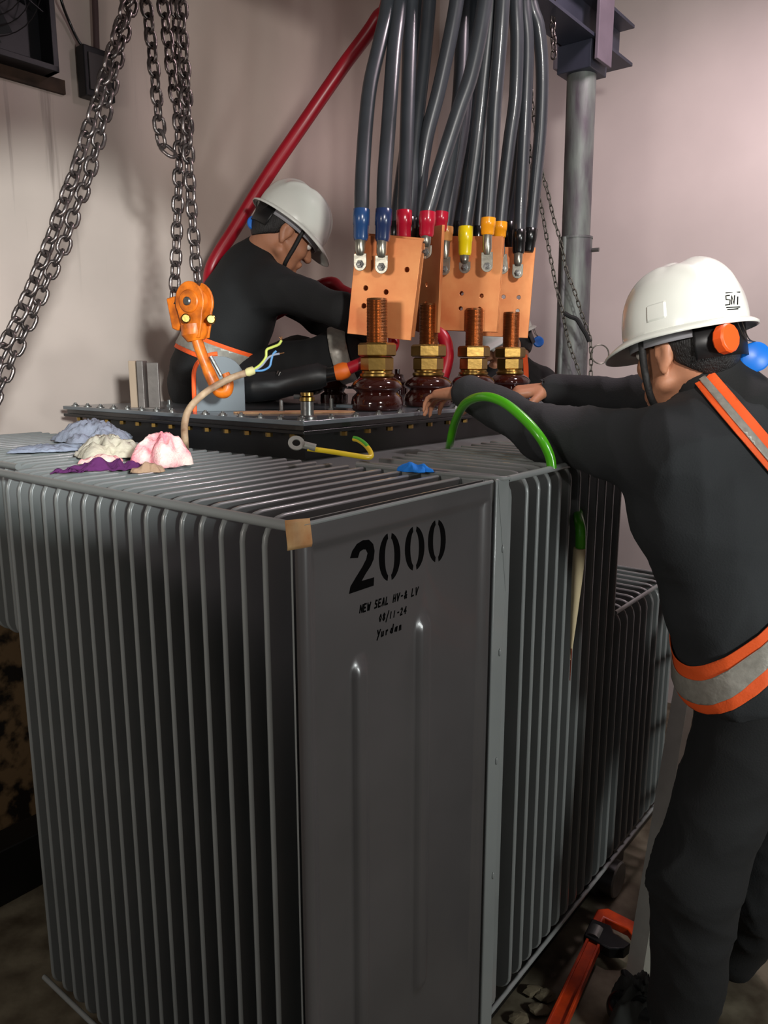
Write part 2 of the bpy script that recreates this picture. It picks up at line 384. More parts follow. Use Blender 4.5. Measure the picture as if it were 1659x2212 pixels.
# corner post
mb = MB().box(UV(1.345, VR - .004, (ZB + ZT) / 2 + .001), (.048, .008, H + .004), ax)
mb.box(UV(1.3245, VR + .18, (ZB + ZT) / 2), (.006, .36, H), ax)
mb.build('corner_post', M_tank, tr, bevel=.003)
mb = MB()
mb.add([UV(1.325, VR - .0084, ZT), UV(1.369, VR - .0084, ZT), UV(1.369, VR - .0084, ZT - .24)], [(0, 1, 2)])
mb.build('gusset_plate', M_tank, tr, 0, solid=.0004)
mb = MB()
for z in (ZT - .145, ZT - .37, ZT - .62, ZT - .9): mb.ell(UV(1.352, VR - .009, z), (.004, .003, .009), ax, 10, 6)
mb.build('post_weld_spots', M_tank, tr)
# weld bead on the post top
mb = MB().tube(spl([UV(1.322, VR + .36, ZT + .002), UV(1.324, VR + .1, ZT + .002), UV(1.335, VR - .004, ZT + .003), UV(1.372, VR - .006, ZT)], 8), .005, 8)
mb.build('weld_bead', M_tank, tr)
# --- lettering on the panel, laid 1 mm over the recessed sheet
PN = PV + .008 - .0016
def PP(px, py): return onplane(px, py, VV, PN)
M_ink = mat('black_stencil_ink', (.02, .018, .018), .95, spec=.05)
def strokes(lines, w):
    """flat ribbon strokes through points on the panel plane"""
    m = MB()
    for l in lines:
        p = [Vector(q) for q in l]
        for a, b in zip(p[:-1], p[1:]):
            t = (b - a)
            if t.length < 1e-5: continue
            t.normalize(); nn = VV.cross(t).normalized() * w / 2; e = t * w * .3
            m.add([a - e - nn, b + e - nn, b + e + nn, a - e + nn], [(0, 1, 2, 3)])
    return m
def digit0(x0, x1, yt, yb, ytr, ybr, w=13.5):
    """stencil zero in pixel frame: two curved bars"""
    m = MB()
    cx = (x0 + x1) / 2
    for sgn in (-1, 1):
        out = []; inn = []
        for k in range(17):
            a = R(-79 + 158 * k / 16)
            def pt(hw, hh, ph):
                x = cx + sgn * hw * math.cos(ph); fr = (x - x0) / (x1 - x0)
                top = yt + (ytr - yt) * fr; bot = yb + (ybr - yb) * fr
                return x, (top + bot) / 2 - (bot - top) / 2 * hh * math.sin(ph)
            hw = (x1 - x0) / 2
            sq = lambda ph: math.copysign(abs(math.sin(ph)) ** .9, math.sin(ph))
            out.append(pt(hw, 1, a)); inn.append(pt(hw - w, .80, R(-72 + 144 * k / 16)))
        # gap of the stencil bridge
        out = [(max(x, cx + 2.2) if sgn > 0 else min(x, cx - 2.2), y) for x, y in out]
        inn = [(max(x, cx + 2.2) if sgn > 0 else min(x, cx - 2.2), y) for x, y in inn]
        n = len(out); m.add([PP(*q) for q in out] + [PP(*q) for q in inn], [(i, i + 1, n + i + 1, n + i) for i in range(n - 1)])
    return m
mb = MB()
two = [(756, 1206), (761, 1190), (771, 1175), (784, 1167), (797, 1166), (806, 1175), (809, 1190), (807, 1208), (801, 1222), (790, 1239), (781, 1255), (808, 1247), (807, 1265), (754, 1283), (757, 1267), (770, 1245), (783, 1224), (791, 1208), (794, 1195), (790, 1187), (784, 1187), (777, 1192), (773, 1205)]
pc = [PP(*q) for q in two]
two2 = [((q - pc[0]).dot(UU), (q - pc[0]).z) for q in pc]
mb.prism(two2, pc[0], UU, ZZ, VV, .0006)
mb.add(*(lambda d: (d.v, d.f))(digit0(818.5, 865, 1153.5, 1260, 1148, 1250, 13)))
mb.add(*(lambda d: (d.v, d.f))(digit0(874.5, 917, 1139, 1237, 1134, 1228, 12)))
mb.add(*(lambda d: (d.v, d.f))(digit0(924.5, 963, 1125, 1218, 1120, 1211, 11)))
mb.build('stencilled_number', M_ink, tr, 0)['label'] = 'black stencilled figure 2000'
# handwriting in marker: letter strokes on a unit box
GL = {'N': [[(0, 0), (.05, 1), (.75, 0), (.8, 1)]], 'E': [[(.7, 1), (0, 1), (0, 0), (.7, 0)], [(0, .5), (.55, .5)]], 'W': [[(0, 1), (.2, 0), (.45, .7), (.65, 0), (.9, 1)]],
      'S': [[(.7, .95), (.2, 1), (.1, .6), (.65, .45), (.6, .05), (0, 0)]], 'A': [[(0, 0), (.35, 1), (.7, 0)], [(.15, .4), (.6, .4)]], 'L': [[(.05, 1), (0, 0), (.65, .05)]],
      'H': [[(0, 0), (.05, 1)], [(.65, 0), (.7, 1)], [(0, .5), (.7, .5)]], 'V': [[(0, 1), (.3, 0), (.75, 1)]], '-': [[(.1, .5), (.6, .5)]],
      '&': [[(.8, 0), (.15, .75), (.35, 1), (.55, .8), (.05, .3), (.25, 0), (.75, .45)]], '0': [[(.3, 1), (0, .5), (.3, 0), (.6, .5), (.3, 1)]],
      '8': [[(.3, .5), (0, .75), (.3, 1), (.6, .75), (.3, .5), (0, .25), (.3, 0), (.65, .25), (.3, .5)]], '/': [[(0, -.35), (.6, 1.2)]], '1': [[(.2, 0), (.25, .9)]],
      '2': [[(0, .8), (.3, 1), (.55, .75), (0, 0), (.65, .05)]], '4': [[(.45, 0), (.5, 1), (0, .35), (.75, .35)]], 'Y': [[(0, 1), (.3, .5)], [(.75, 1), (.15, -.3)]],
      'u': [[(0, .6), (.05, 0), (.4, .05), (.45, .6), (.5, 0)]], 'r': [[(0, .6), (.05, 0)], [(.03, .4), (.4, .6)]], 'd': [[(.5, .3), (.2, .6), (0, .2), (.3, 0), (.5, .3), (.6, 1.1), (.55, 0)]],
      'a': [[(.45, .55), (.1, .5), (0, .1), (.35, .1), (.5, .6), (.5, 0)]], 'n': [[(0, .6), (.02, 0)], [(.02, .45), (.3, .6), (.42, 0)]], ' ': []}
def write(txt, x0, y0, x1, y1, h, w):
    out = []; n = len(txt)
    for i, ch in enumerate(txt):
        fx = i / n
        for st in GL[ch]:
            out.append([PP(x0 + (x1 - x0) * (i + .82 * a) / n + h * .12 * b, y0 + (y1 - y0) * (i + .82 * a) / n - h * b) for a, b in st])
    return strokes(out, w)
mb = write('NEW SEAL HV-& LV', 777, 1324, 905, 1283, 16, .0032)
for m2 in (write('08/11-24', 819, 1343, 880, 1324, 15, .0030), write('Yurdan', 814, 1378, 872, 1358, 16, .0034)): mb.add(m2.v, m2.f)
mb.build('marker_writing', M_ink, tr, 0)['label'] = 'three lines of black marker handwriting'
# masking tape on the corner
M_tape = mat('yellowed_masking_tape', (.72, .60, .42), .7, 0, .1, 40, 0, 14, (.56, .36, .18))
q = [onplane(x, y, VV, PV - .004) for x, y in ((615, 1124), (669, 1119), (676, 1181), (622, 1190))]
tp = []
for j in range(9):
    for i in range(2):
        a = q[0].lerp(q[3], j / 8); b = q[1].lerp(q[2], j / 8); p = a.lerp(b, i); zz = ZT - p.z
        p = p + VV * (.008 * min(1, max(0, (zz - .03) / .02)) if zz > .03 else 0); tp.append(p)
MB().add(tp, [(2 * j, 2 * j + 1, 2 * j + 3, 2 * j + 2) for j in range(8)]).build('tape', M_tape, tr, 60, solid=.0006)['label'] = 'yellowed masking tape on the panel corner'
# ------------------------------------------------------------------ low voltage bushings in a row across the lid (parts of the transformer)
def nut(c, r, h, n=6): return MB().lathe([(r * .6, 0), (r * .93, 0), (r, .004), (r, h - .004), (r * .93, h), (r * .6, h)], c, n=n)
BZ = LZ + .001
def bushing(c):
    ins = MB().lathe([(0, 0), (.074, 0), (.079, .006), (.080, .022), (.076, .040), (.066, .050), (.063, .054), (.068, .060), (.078, .066), (.079, .074), (.070, .088), (.054, .098), (.045, .102), (0, .102)], c, n=48).build('bushing', M_porc, tr, 60, org=c)
    def sub(name, mb, m): 
        o = mb.build(name, m, None, 34, org=c); o.parent = ins; o.location = (0, 0, 0); return o
    sub('sealing_ring', MB().lathe([(0, .100), (.050, .100), (.053, .103), (.053, .109), (.047, .113), (.047, .118), (0, .118)], c, n=36), M_brass)
    n1 = MB().lathe([(0, .118), (.046, .118), (.050, .122), (.050, .156), (.046, .160), (0, .160)], c, n=6); sub('lower_nut', n1, M_brass)
    n2 = MB().lathe([(0, .162), (.052, .162), (.058, .166), (.058, .196), (.052, .202), (0, .202)], c, n=6); sub('upper_nut', n2, M_brass)
    pr_ = [(0, .19)]; z = .19
    while z < .326: pr_ += [(.0318, z), (.0298, z + .0022)]; z += .0044
    pr_ += [(.0318, z), (.0295, z + .006), (0, z + .006)]
    sub('threaded_stud', MB().lathe(pr_, c, n=32), M_studcu)
    return ins
bu = bushing(UV(1.845, 1.5, BZ))
BUS = [UV(1.845, 1.5, BZ), UV(2.115, 1.5, BZ), UV(2.395, 1.5, BZ), UV(2.66, 1.5, BZ)]
for c in BUS[1:]: dup(bu, c, tr)
# three small high voltage bushings further back on the lid
for i, (px, py) in enumerate(((578, 838), (722, 846), (858, 828))):
    c = onplane(px, py + 24, ZZ, BZ); 
    h = MB().lathe([(0, 0), (.05, 0), (.05, .03), (.036, .04), (.04, .05), (.052, .056), (.036, .07), (.03, .09), (.012, .095), (.012, .115), (0, .115)], c, n=28).build('small_bushing', M_porc, tr, 50)
# filler valve with brass collar and grey body at the near lid corner
c = onplane(664, 905, ZZ, LZ)
vb = MB().lathe([(0, 0), (.026, 0), (.026, .006), (.017, .010), (.017, .045), (0, .045)], c, n=24).build('filler_valve', M_steel, tr)
b = MB().lathe([(0, .045), (.013, .045), (.020, .047), (.020, .056), (.012, .058), (.017, .060), (.017, .068), (0, .069)], c, n=20).build('brass_cap', M_brass, None, 30); b.parent = vb; b.location = b.location - wloc(vb)
MB().tube([c + Vector((-.018, 0, .057)), c + Vector((-.034, 0, .057))], .006, 8).build('valve_key', M_steel, tr)
for px, py, h in ((608, 885, .036), (716, 880, .036), (366, 872, .022)):
    c = onplane(px, py + 6, ZZ, LZ); MB().lathe([(0, 0), (.006, 0), (.006, h), (0, h)], c, n=12).lathe([(.0, .0), (.011, .0), (.011, .007), (.0, .007)], c, n=6).build('lid_stud', M_steel, tr)
# clamp plates on the lid (pale blue-grey)
M_clamp = mat('pale_clamp_plate', (.50, .56, .60), .3, .5, .05, 30)
for px, py, w, d, z in ((778, 872, .15, .07, .012), (780, 852, .13, .05, .050)):
    c = onplane(px, py + 12, ZZ, LZ) + ZZ * z; MB().box(c, (w, d, .010), ax).build('clamp_plate', M_clamp, tr, bevel=.002)
    MB().tube([Vector((c.x, c.y, LZ)), c + ZZ * .03], .010, 12).lathe([(0, .004), (.02, .004), (.02, .016), (0, .016)], c, n=6).build('clamp_bolt', M_steel, tr)
# lifting plate with rounded shoulder and orange painted rim
lc = onplane(478, 888, ZZ, LZ); LX = (Vector((1, .12, 0))).normalized(); LY = ZZ.cross(LX)
out = [(-.072, 0), (.072, 0), (.072, .095)] + [(.005 + .067 * math.cos(a), .095 + .068 * math.sin(a)) for a in [R(10 + 80 * k / 6) for k in range(7)]] + [(-.02 + .05 * math.cos(a), .11 + .05 * math.sin(a)) for a in [R(100 + 70 * k / 5) for k in range(6)]]
hole = [(.005 + .016 * math.cos(2 * math.pi * k / 16), .055 + .016 * math.sin(2 * math.pi * k / 16)) for k in range(16)]
lp = MB().prism(out, lc, LX, ZZ, LY, .014, [hole]).build('lifting_plate', mat('lifting_plate_paint', (.40, .43, .45), .5), tr, 30, bevel=.001)
rim = [lc + LX * (x - .004) + ZZ * z - LY * .006 for x, z in [(-.074, 0), (-.074, .04), (-.073, .085), (-.070, .12), (-.055, .148), (-.025, .166), (.0, .17)]]
r_ = MB().tube(spl(rim, 5), .0065, 8).build('painted_rim', M_hivis, None); r_.parent = lp; r_.location = r_.location - wloc(lp)

# ------------------------------------------------------------------ copper connection plates
def plate(label, px, py, Y, w, h, yaw, tilt, holes, second=None, t=.010):
    c = W(px, py, Y); X = Vector((math.cos(yaw), math.sin(yaw), 0)); N = ZZ.cross(X)
    X2 = X * math.cos(tilt) - ZZ * math.sin(tilt); Z2 = X * math.sin(tilt) + ZZ * math.cos(tilt)
    rt = thing('copper_plate', label, 'busbar', c - Z2 * (h / 2), 'copper connection plates above the bushings')
    pl = [(-w / 2, -h / 2), (w / 2, -h / 2), (w / 2, h / 2), (-w / 2, h / 2)]
    hs = [[(hx * w + .0075 * math.cos(2 * math.pi * k / 14), hy * h + .0075 * math.sin(2 * math.pi * k / 14)) for k in range(14)] for hx, hy in holes]
    MB().prism(pl, c, X2, Z2, N, t, hs).build('front_plate', M_copper, rt, 20, bevel=.0012)
    if second: MB().prism(pl, c + N * second[0] + Z2 * second[1], X2, Z2, N, t, hs).build('rear_plate', M_copper, rt, 20, bevel=.0012)
    return c, X2, Z2, N
HL = [(-.28, -.02), (.04, -.04), (-.28, -.2), (.04, -.22), (.32, .2)]
P1 = plate('tilted copper plate nearest the camera, behind the first bushing stud', 830, 622, 2.47, .208, .300, R(-14), R(6.5), HL, (.045, .012))
P2 = plate('copper plate turned nearly edge-on behind the second bushing stud', 922, 606, 2.63, .20, .33, R(-66), R(4), HL[:4], None)
P3 = plate('copper plate above the third bushing, with yellow and orange sleeved lugs', 1012, 614, 2.83, .225, .325, R(-14), R(2.5), [(-.1, -.1), (.22, -.12), (-.1, -.26), (.2, -.26)], (.04, .0))
P4 = plate('farthest copper plate, over the fourth bushing', 1094, 632, 3.02, .19, .33, R(-12), R(3), [(-.05, -.05), (.25, -.05), (.25, -.2)], None)

# ------------------------------------------------------------------ power cables
M_sb = sleeve('blue_sleeve', (.13, .26, .44)); M_sn = sleeve('navy_sleeve', (.12, .18, .32)); M_sr = sleeve('red_sleeve', (.68, .08, .18))
M_sy = sleeve('yellow_sleeve', (.90, .80, .06)); M_so = sleeve('orange_sleeve', (.96, .62, .10)); M_sc = sleeve('tan_sleeve', (.80, .56, .32))
def tocam(p): return (Vector((0, 0, CAMZ)) - p).normalized()
def cable(label, pts, Y, Yt, sl, s0, s1, lug, rr=.0228, N=None):
    """pts: px polyline from the top down to the sleeve top; s0/s1 sleeve px ends; lug: px of the bolt"""
    n = len(pts); P = []
    for i, (x, y) in enumerate(pts):
        f = min(1, y / 450.0); P.append(W(x, y, Yt + (Y - Yt) * f))
    d = (P[0] - P[1]).normalized(); q = P[0] + d * .12; P = [Vector((q.x * .8 + P[0].x * .2, q.y, 3.58)), Vector((q.x, q.y, max(q.z, P[0].z + .1) + .12))] + P
    a, b = W(s0[0], s0[1], Y), W(s1[0], s1[1], Y)
    P.append(a); P = [Vector(p) for p in P]
    e = W(lug[0], lug[1], Y - .004) if lug else None
    rt = thing('power_cable', label, 'cable', b, 'thick black low voltage cables hanging to the copper plates')
    MB().tube(spl(P + [a.lerp(b, .6)], 7), rr, 16).build('cable', M_jacket, rt, 80)
    k = (b - a)
    MB().tube([a - k * .02, a, a + k * .25, a + k * .5, a + k * .52, a + k * .9, b], [rr * .97, rr * 1.1, rr * 1.13, rr * 1.10, rr * 1.04, rr * 1.0, rr * .86], 18).build('sleeve', sl, rt, 60)
    if e is not None:
        X = (N[1] if N else Vector((1, 0, 0))); nn = (-N[3] if N else Vector((0, -1, 0)))
        if nn.y > 0: nn = -nn
        u = (b - e); u = (u - nn * u.dot(nn)).normalized(); s = u.cross(nn)
        L = (b - e).length; w = rr * .86
        m = MB()
        prof = [(-w, L * .45)] + [(-w, 0)] + [(w * math.cos(t_), w * math.sin(t_)) for t_ in [R(195 + 150 * k2 / 8) for k2 in range(9)]] + [(w, 0), (w, L * .45)]
        hl = circ(0, 0, .006, 12)
        m.prism(prof, e, s, u, nn, .005, [hl])
        m.tube([e + u * L * .38 , e + u * L * .55 + nn * w * .1, e + u * L * .98, b + (b - e) * .1], [w * .55, w * .8, w * .84, w * .84], 14)
        lg = m.build('lug', M_lug, rt, 40, bevel=.0008)
        bm = MB().lathe([(0, .002), (.013, .002), (.013, .004), (.0095, .0045), (.0095, .011), (.006, .0112), (.006, .020), (0, .0205)], e, (s, u, nn), 6)
        bm.build('bolt', M_steel, rt, 30)
C = [
 ('power cable with bright blue sleeve, leftmost of the bundle', [(839, 0), (821, 90), (800, 181), (790, 271), (783, 380)], 2.44, 2.62, M_sb, (781, 452), (779, 520), (778, 571), P1),
 ('power cable with navy blue sleeve, second from the left', [(863, 0), (850, 120), (839, 271), (831, 380)], 2.43, 2.62, M_sn, (829, 452), (826, 522), (824, 577), P1),
 ('power cable ending in the leftmost red sleeve behind the first plate', [(888, 0), (882, 181), (876, 380)], 2.56, 2.66, M_sr, (873, 455), (872, 516), (871, 575), P1),
 ('dark power cable crossing behind the leftmost red sleeve', [(927, 0), (915, 136), (900, 271), (890, 400)], 2.66, 2.7, M_blk, (884, 470), (880, 540), None, P1),
 ('broad dark power cable slanting down to the left in the middle of the bundle', [(987, 0), (951, 181), (921, 301), (905, 420)], 2.68, 2.62, M_blk, (900, 470), (897, 530), None, P2),
 ('power cable crossing in front of the others down to the front red sleeve', [(1048, 0), (1020, 151), (990, 241), (951, 362), (932, 430)], 2.50, 2.46, M_sr, (924, 458), (921, 512), (919, 545), P1),
 ('power cable ending in the small red sleeve just right of the front red one', [(1000, 0), (992, 200), (972, 360)], 2.74, 2.8, M_sr, (953, 458), (950, 500), (947, 540), P2),
 ('power cable with tan sleeve, half hidden between red and yellow sleeves', [(1020, 0), (1003, 250), (978, 400)], 2.82, 2.88, M_sc, (964, 490), (963, 522), (960, 582), P3),
 ('power cable with lemon yellow sleeve in the middle of the bundle', [(1062, 0), (1044, 181), (1031, 301), (1014, 430)], 2.76, 2.66, M_sy, (1006, 490), (1004, 552), (1004, 578), P3),
 ('power cable with the large amber sleeve', [(1086, 0), (1078, 120), (1068, 241), (1062, 362)], 2.74, 2.62, M_so, (1055, 471), (1053, 508), (1052, 575), P3),
 ('scuffed power cable with the smaller amber sleeve, right of the large one', [(1114, 0), (1117, 90), (1113, 211), (1101, 301), (1089, 400)], 2.92, 2.80, M_so, (1081, 480), (1079, 514), (1086, 580), P4),
 ('power cable with plain black end above the farthest plate', [(1132, 0), (1139, 90), (1136, 211), (1130, 331), (1125, 420)], 2.95, 2.84, M_blk, (1122, 497), (1120, 548), (1118, 590), P4),
 ('outermost power cable on the right, bowing outwards', [(1146, 0), (1163, 60), (1171, 151), (1168, 271), (1157, 392)], 3.0, 2.86, M_blk, (1147, 494), (1140, 545), None, P4),
 ('power cable hidden behind the lemon yellow one', [(1030, 0), (1024, 200), (1008, 380)], 2.98, 3.0, M_blk, (990, 480), (985, 540), None, P3),
 ('power cable in shadow between yellow and amber sleeves', [(1068, 0), (1052, 200), (1042, 380)], 3.02, 2.96, M_blk, (1033, 490), (1030, 560), None, P3),
 ('power cable in shadow behind the smaller amber sleeve', [(1110, 10), (1128, 200), (1116, 380)], 3.12, 3.0, M_blk, (1100, 480), (1098, 560), None, P4),
 ('thin-looking power cable at the back, left of the plain gap', [(904, 0), (896, 180), (868, 380)], 2.86, 2.9, M_blk, (856, 480), (852, 550), None, P1),
]
for c in C: cable(*c[:8], N=c[8])

# ------------------------------------------------------------------ chains
def chain(name, label, pts, pitch_, wire, wid, m, closed=False, group=None, tw=0):
    """welded link chain along a world polyline"""
    P = [Vector(p) for p in pts]; S = [0]
    for a, b in zip(P[:-1], P[1:]): S.append(S[-1] + (b - a).length)
    def at(s):
        for i in range(len(S) - 1):
            if s <= S[i + 1]: return P[i].lerp(P[i + 1], (s - S[i]) / (S[i + 1] - S[i] + 1e-9))
        return P[-1]
    mb = MB(); k = 0; s = pitch_ / 2
    while s < S[-1]:
        c = at(s); t = (at(min(s + pitch_ / 2, S[-1])) - at(max(0, s - pitch_ / 2))).normalized()
        a = Vector((math.cos(tw), math.sin(tw), 0)); a = (a - t * a.dot(t)).normalized(); bn = t.cross(a)
        ang = R(45) + k * R(90) + random.uniform(-.14, .14); w = a * math.cos(ang) + bn * math.sin(ang)
        L = pitch_ / 2 + wire * 1.0 - wid / 2; loop = []
        h = wid / 2
        for j in range(6): q = math.pi * j / 5; loop.append(c + t * (L + h * math.sin(q)) + w * (h * math.cos(q)))
        for j in range(6): q = math.pi * j / 5; loop.append(c - t * (L + h * math.sin(q)) - w * (h * math.cos(q)))
        mb.ring(loop, wire, 6); s += pitch_; k += 1
    return tag(mb.build(name, m, None, 80), label, 'chain', group)
def pl(pts, Y0, Y1=None, ext=None):
    Y1 = Y1 or Y0; n = len(pts) - 1
    P = [W(x, y, Y0 + (Y1 - Y0) * i / n) for i, (x, y) in enumerate(pts)]
    if ext: P = [Vector((P[0].x + (P[0] - P[1]).normalized().x * ext * .4, P[0].y, P[0].z + ext))] + P
    return P
LP, LWI, LW_ = .0335, .0048, .0275
G = 'hoist chains on the left'
chain('lifting_chain', 'right strand of the doubled chain slanting down to the left edge', pl([(287, 0), (270, 61), (253, 128), (236, 203), (219, 280), (189, 388), (162, 456), (135, 540), (107, 592), (70, 680), (30, 765), (2, 835), (-25, 885), (-70, 960)], 2.05, 1.8, .7), LP, LWI, LW_, M_chain, group=G)
chain('lifting_chain', 'left strand of the doubled chain slanting down to the left edge', pl([(273, 10), (250, 81), (233, 142), (214, 203), (197, 257), (176, 324), (156, 388), (132, 449), (110, 516), (90, 565), (52, 660), (10, 745), (-20, 810), (-60, 890)], 2.02, 1.77, .7), LP, LWI, LW_, M_chain, group=G, tw=.5)
chain('lifting_chain', 'loose chain end hanging left of the vertical strands and hooking into them', pl([(314, 0), (324, 68), (331, 135), (338, 203), (343, 257), (347, 300), (358, 323), (384, 338)], 2.1, None, .7), LP, LWI, LW_, M_chain, group=G)
chain('lifting_chain', 'vertical chain running down to the left side of the orange hoist block', pl([(351, 0), (360, 68), (368, 135), (375, 189), (385, 245), (388, 300), (387, 358), (386, 405), (383, 473), (381, 540), (378, 600), (376, 645)], 2.14, None, .7), LP, LWI, LW_, M_chain, group=G)
chain('lifting_chain', 'vertical chain running down to the right side of the orange hoist block', pl([(392, 0), (393, 68), (397, 135), (402, 203), (405, 257), (406, 304), (407, 338), (410, 388), (413, 439), (417, 490), (422, 553), (428, 612)], 2.1, None, .7), LP, LWI, LW_, M_chain, group=G)
chain('lifting_chain', 'short dark chain ending where the vertical chains bunch together', pl([(378, 0), (383, 101), (392, 169), (398, 240), (400, 300), (396, 336)], 2.2, None, .7), LP, LWI, LW_, M_chain, group=G)
GT = 'thin chains by the gantry post'
chain('thin_chain', 'thin chain hanging just left of the gantry post', [W(1110, -20, 3.08)] + spl(pl([(1150, 380), (1168, 441), (1181, 513), (1192, 570), (1203, 626), (1215, 673), (1224, 720), (1234, 757), (1246, 789), (1262, 840)], 3.1, 3.1), 4), .0235, .0024, .0125, M_thin, group=GT)
chain('thin_chain', 'thin chain crossing in front of the gantry post', [W(1125, -20, 3.1)] + spl(pl([(1163, 345), (1181, 407), (1190, 445), (1198, 479), (1206, 504), (1215, 541), (1224, 585), (1240, 626), (1256, 676), (1268, 710), (1275, 735), (1277, 773), (1275, 840)], 3.12, 3.12), 4), .0235, .0024, .0125, M_thin, group=GT)
chain('thin_chain', 'short thin chain dangling from the steel beam', pl([(1199, -80), (1196, 0), (1194, 60), (1197, 100), (1196, 132)], 3.0, 3.0), .0235, .0035, .018, M_chain, group=GT)
rc = W(1296, 765, 3.11)
tag(MB().ring([rc + Vector((.035 * math.cos(a), .008 * math.sin(a), .037 * math.sin(a))) for a in [2 * math.pi * k / 40 for k in range(40)]], .0028, 8).build('key_ring', M_thin, None), 'thin steel ring hanging from the chain beside the post', 'ring')
tag(MB().tube(spl(pl([(1219, 676), (1232, 684), (1246, 690), (1256, 706), (1266, 722), (1273, 738)], 3.08), 5), .0085, 8).build('cloth_tie', M_cloth, None), 'black cloth strip knotted round the thin chains', 'strap')

# ------------------------------------------------------------------ orange hoist block with hook
hb = thing('hoist_hook_block', 'orange chain hoist block with hook, hanging above the lid', 'hoist', W(455, 850, 2.12), None)
def hp(px, py, d=0): return W(px, py, 2.12 + d)
hx = Vector((.93, -.37, 0)).normalized(); hy = ZZ.cross(hx)   # hy points away from camera
c = hp(420, 652)
def disc(c, r, t, nrm, n=36, b=.003): 
    X = ZZ.cross(nrm).normalized(); Z = nrm.cross(X)
    return MB().lathe([(0, -t / 2), (r - b, -t / 2), (r, -t / 2 + b), (r, t / 2 - b), (r - b, t / 2), (0, t / 2)], c, (X, Z, nrm), n)
tear = [(.045 * math.cos(a), .052 * math.sin(a)) for a in [R(-30 + 240 * k / 16) for k in range(17)]] + [(-.030, -.06), (-.022, -.095), (.026, -.095), (.034, -.06)]
MB().prism(tear, c - hy * .020, hx, ZZ, -hy, .008).build('side_plate', M_orange, hb, 30, bevel=.002)
MB().prism(tear, c + hy * .022, hx, ZZ, -hy, .008).build('side_plate', M_orange, hb, 30, bevel=.002)
disc(c, .034, .036, -hy).build('sheave', M_orange, hb)
m = disc(c - hy * .027, .030, .006, -hy); m.build('cover_disc', M_orange, hb)
m = disc(c - hy * .033, .011, .010, -hy, 20); m.build('centre_pin', M_steel, hb)
c2 = hp(382, 668, .03)
wing = [(-.022, .028), (.012, .034), (.034, .012), (.032, -.04), (.01, -.058), (-.008, -.052)]
MB().prism(wing, c2, hx, ZZ, -hy, .034).build('chain_guide', M_orange, hb, 30, bevel=.004)
for px, py in ((402, 688), (456, 690)):
    q = hp(px, py, -.03); disc(q, .0125, .022, Vector((hx.x * .2, -1, 0)).normalized(), 14).build('bolt', M_brass, hb)
MB().tube([hp(418, 700), hp(421, 722), hp(424, 736)], [.034, .036, .024], 16).build('swivel_neck', M_orange, hb)
hk = spl([hp(424, 730), hp(434, 760), hp(448, 795), hp(462, 826), hp(474, 846, -.005), hp(489, 846, -.01), hp(494, 826, -.01), hp(487, 806, -.01)], 6)
n = len(hk); MB().tube(hk, [.019 - .010 * (max(0, i / n - .55) / .45) + (.002 if i > n * .3 else 0) for i in range(n)], 14, flat=.8).build('hook', M_orange, hb)
MB().tube([hp(455, 770, -.012), hp(478, 812, -.016)], [.006, .005], 8).build('safety_latch', M_steel, hb)

# ------------------------------------------------------------------ red cable, connector
P = spl([Vector((.12, 2.75, 3.55)), W(845, -40, 2.9), W(812, 45, 2.95), W(740, 145, 3.0), W(650, 275, 3.02), W(575, 385, 3.04), (W(510, 490, 3.05)), W(455, 585, 3.05), W(470, 650, 3.0), W(560, 690, 3.02), W(700, 615, 3.02), W(740, 630, 3.0), W(800, 660, 2.98), W(900, 700, 2.9), W(952, 722, 2.86), W(966, 765, 2.84), W(955, 815, 2.82)], 8)
rd = tag(MB().tube(P, .025, 14).build("red_cable", M_red, None, 80), 'long red high voltage cable slanting down behind the seated worker', 'cable')
M_mblk = mat('matt_black_rubber', (.10, .105, .11), .45, 0, .1, 60)
ec = thing('elbow_connector', 'black rubber cable connector lying on the lid with orange collar and red cable', 'cable connector', W(620, 850, 2.42))
e = lambda x, y, d=0: W(x, y, 2.42 + d)
MB().tube([e(531, 838), e(534, 838), e(600, 832), e(602, 832), e(655, 818), e(690, 812), e(706, 812)], [.044, .046, .044, .0425, .041, .040, .030], 28).build('connector_body', M_mblk, ec)
MB().lathe([(.036, 0), (.041, .0), (.041, .012), (.036, .012)], e(530, 838), (Vector((0, 1, 0)), ZZ, Vector((-1, 0, 0))), 28).build('open_mouth_rim', M_blk, ec)
MB().tube([e(700, 811), e(728, 806)], [.024, .022], 18).build('connector_neck', M_blk, ec)
MB().tube([e(724, 806), e(734, 804), e(746, 800), e(754, 797)], [.023, .027, .026, .020], 18).build('orange_collar', mat('orange_tape', (.85, .40, .10), .5, 0, .2, 60), ec)
MB().tube(spl([e(750, 798), e(775, 787), e(800, 776), e(830, 766, .05), e(850, 745, .1), e(848, 715, .14)], 5), .0185, 14).build('red_cable_tail', M_red, ec, 80)
MB().tube([e(604, 812, -.02), e(608, 804, -.02)], .012, 12).build('test_cap', M_blk, ec)

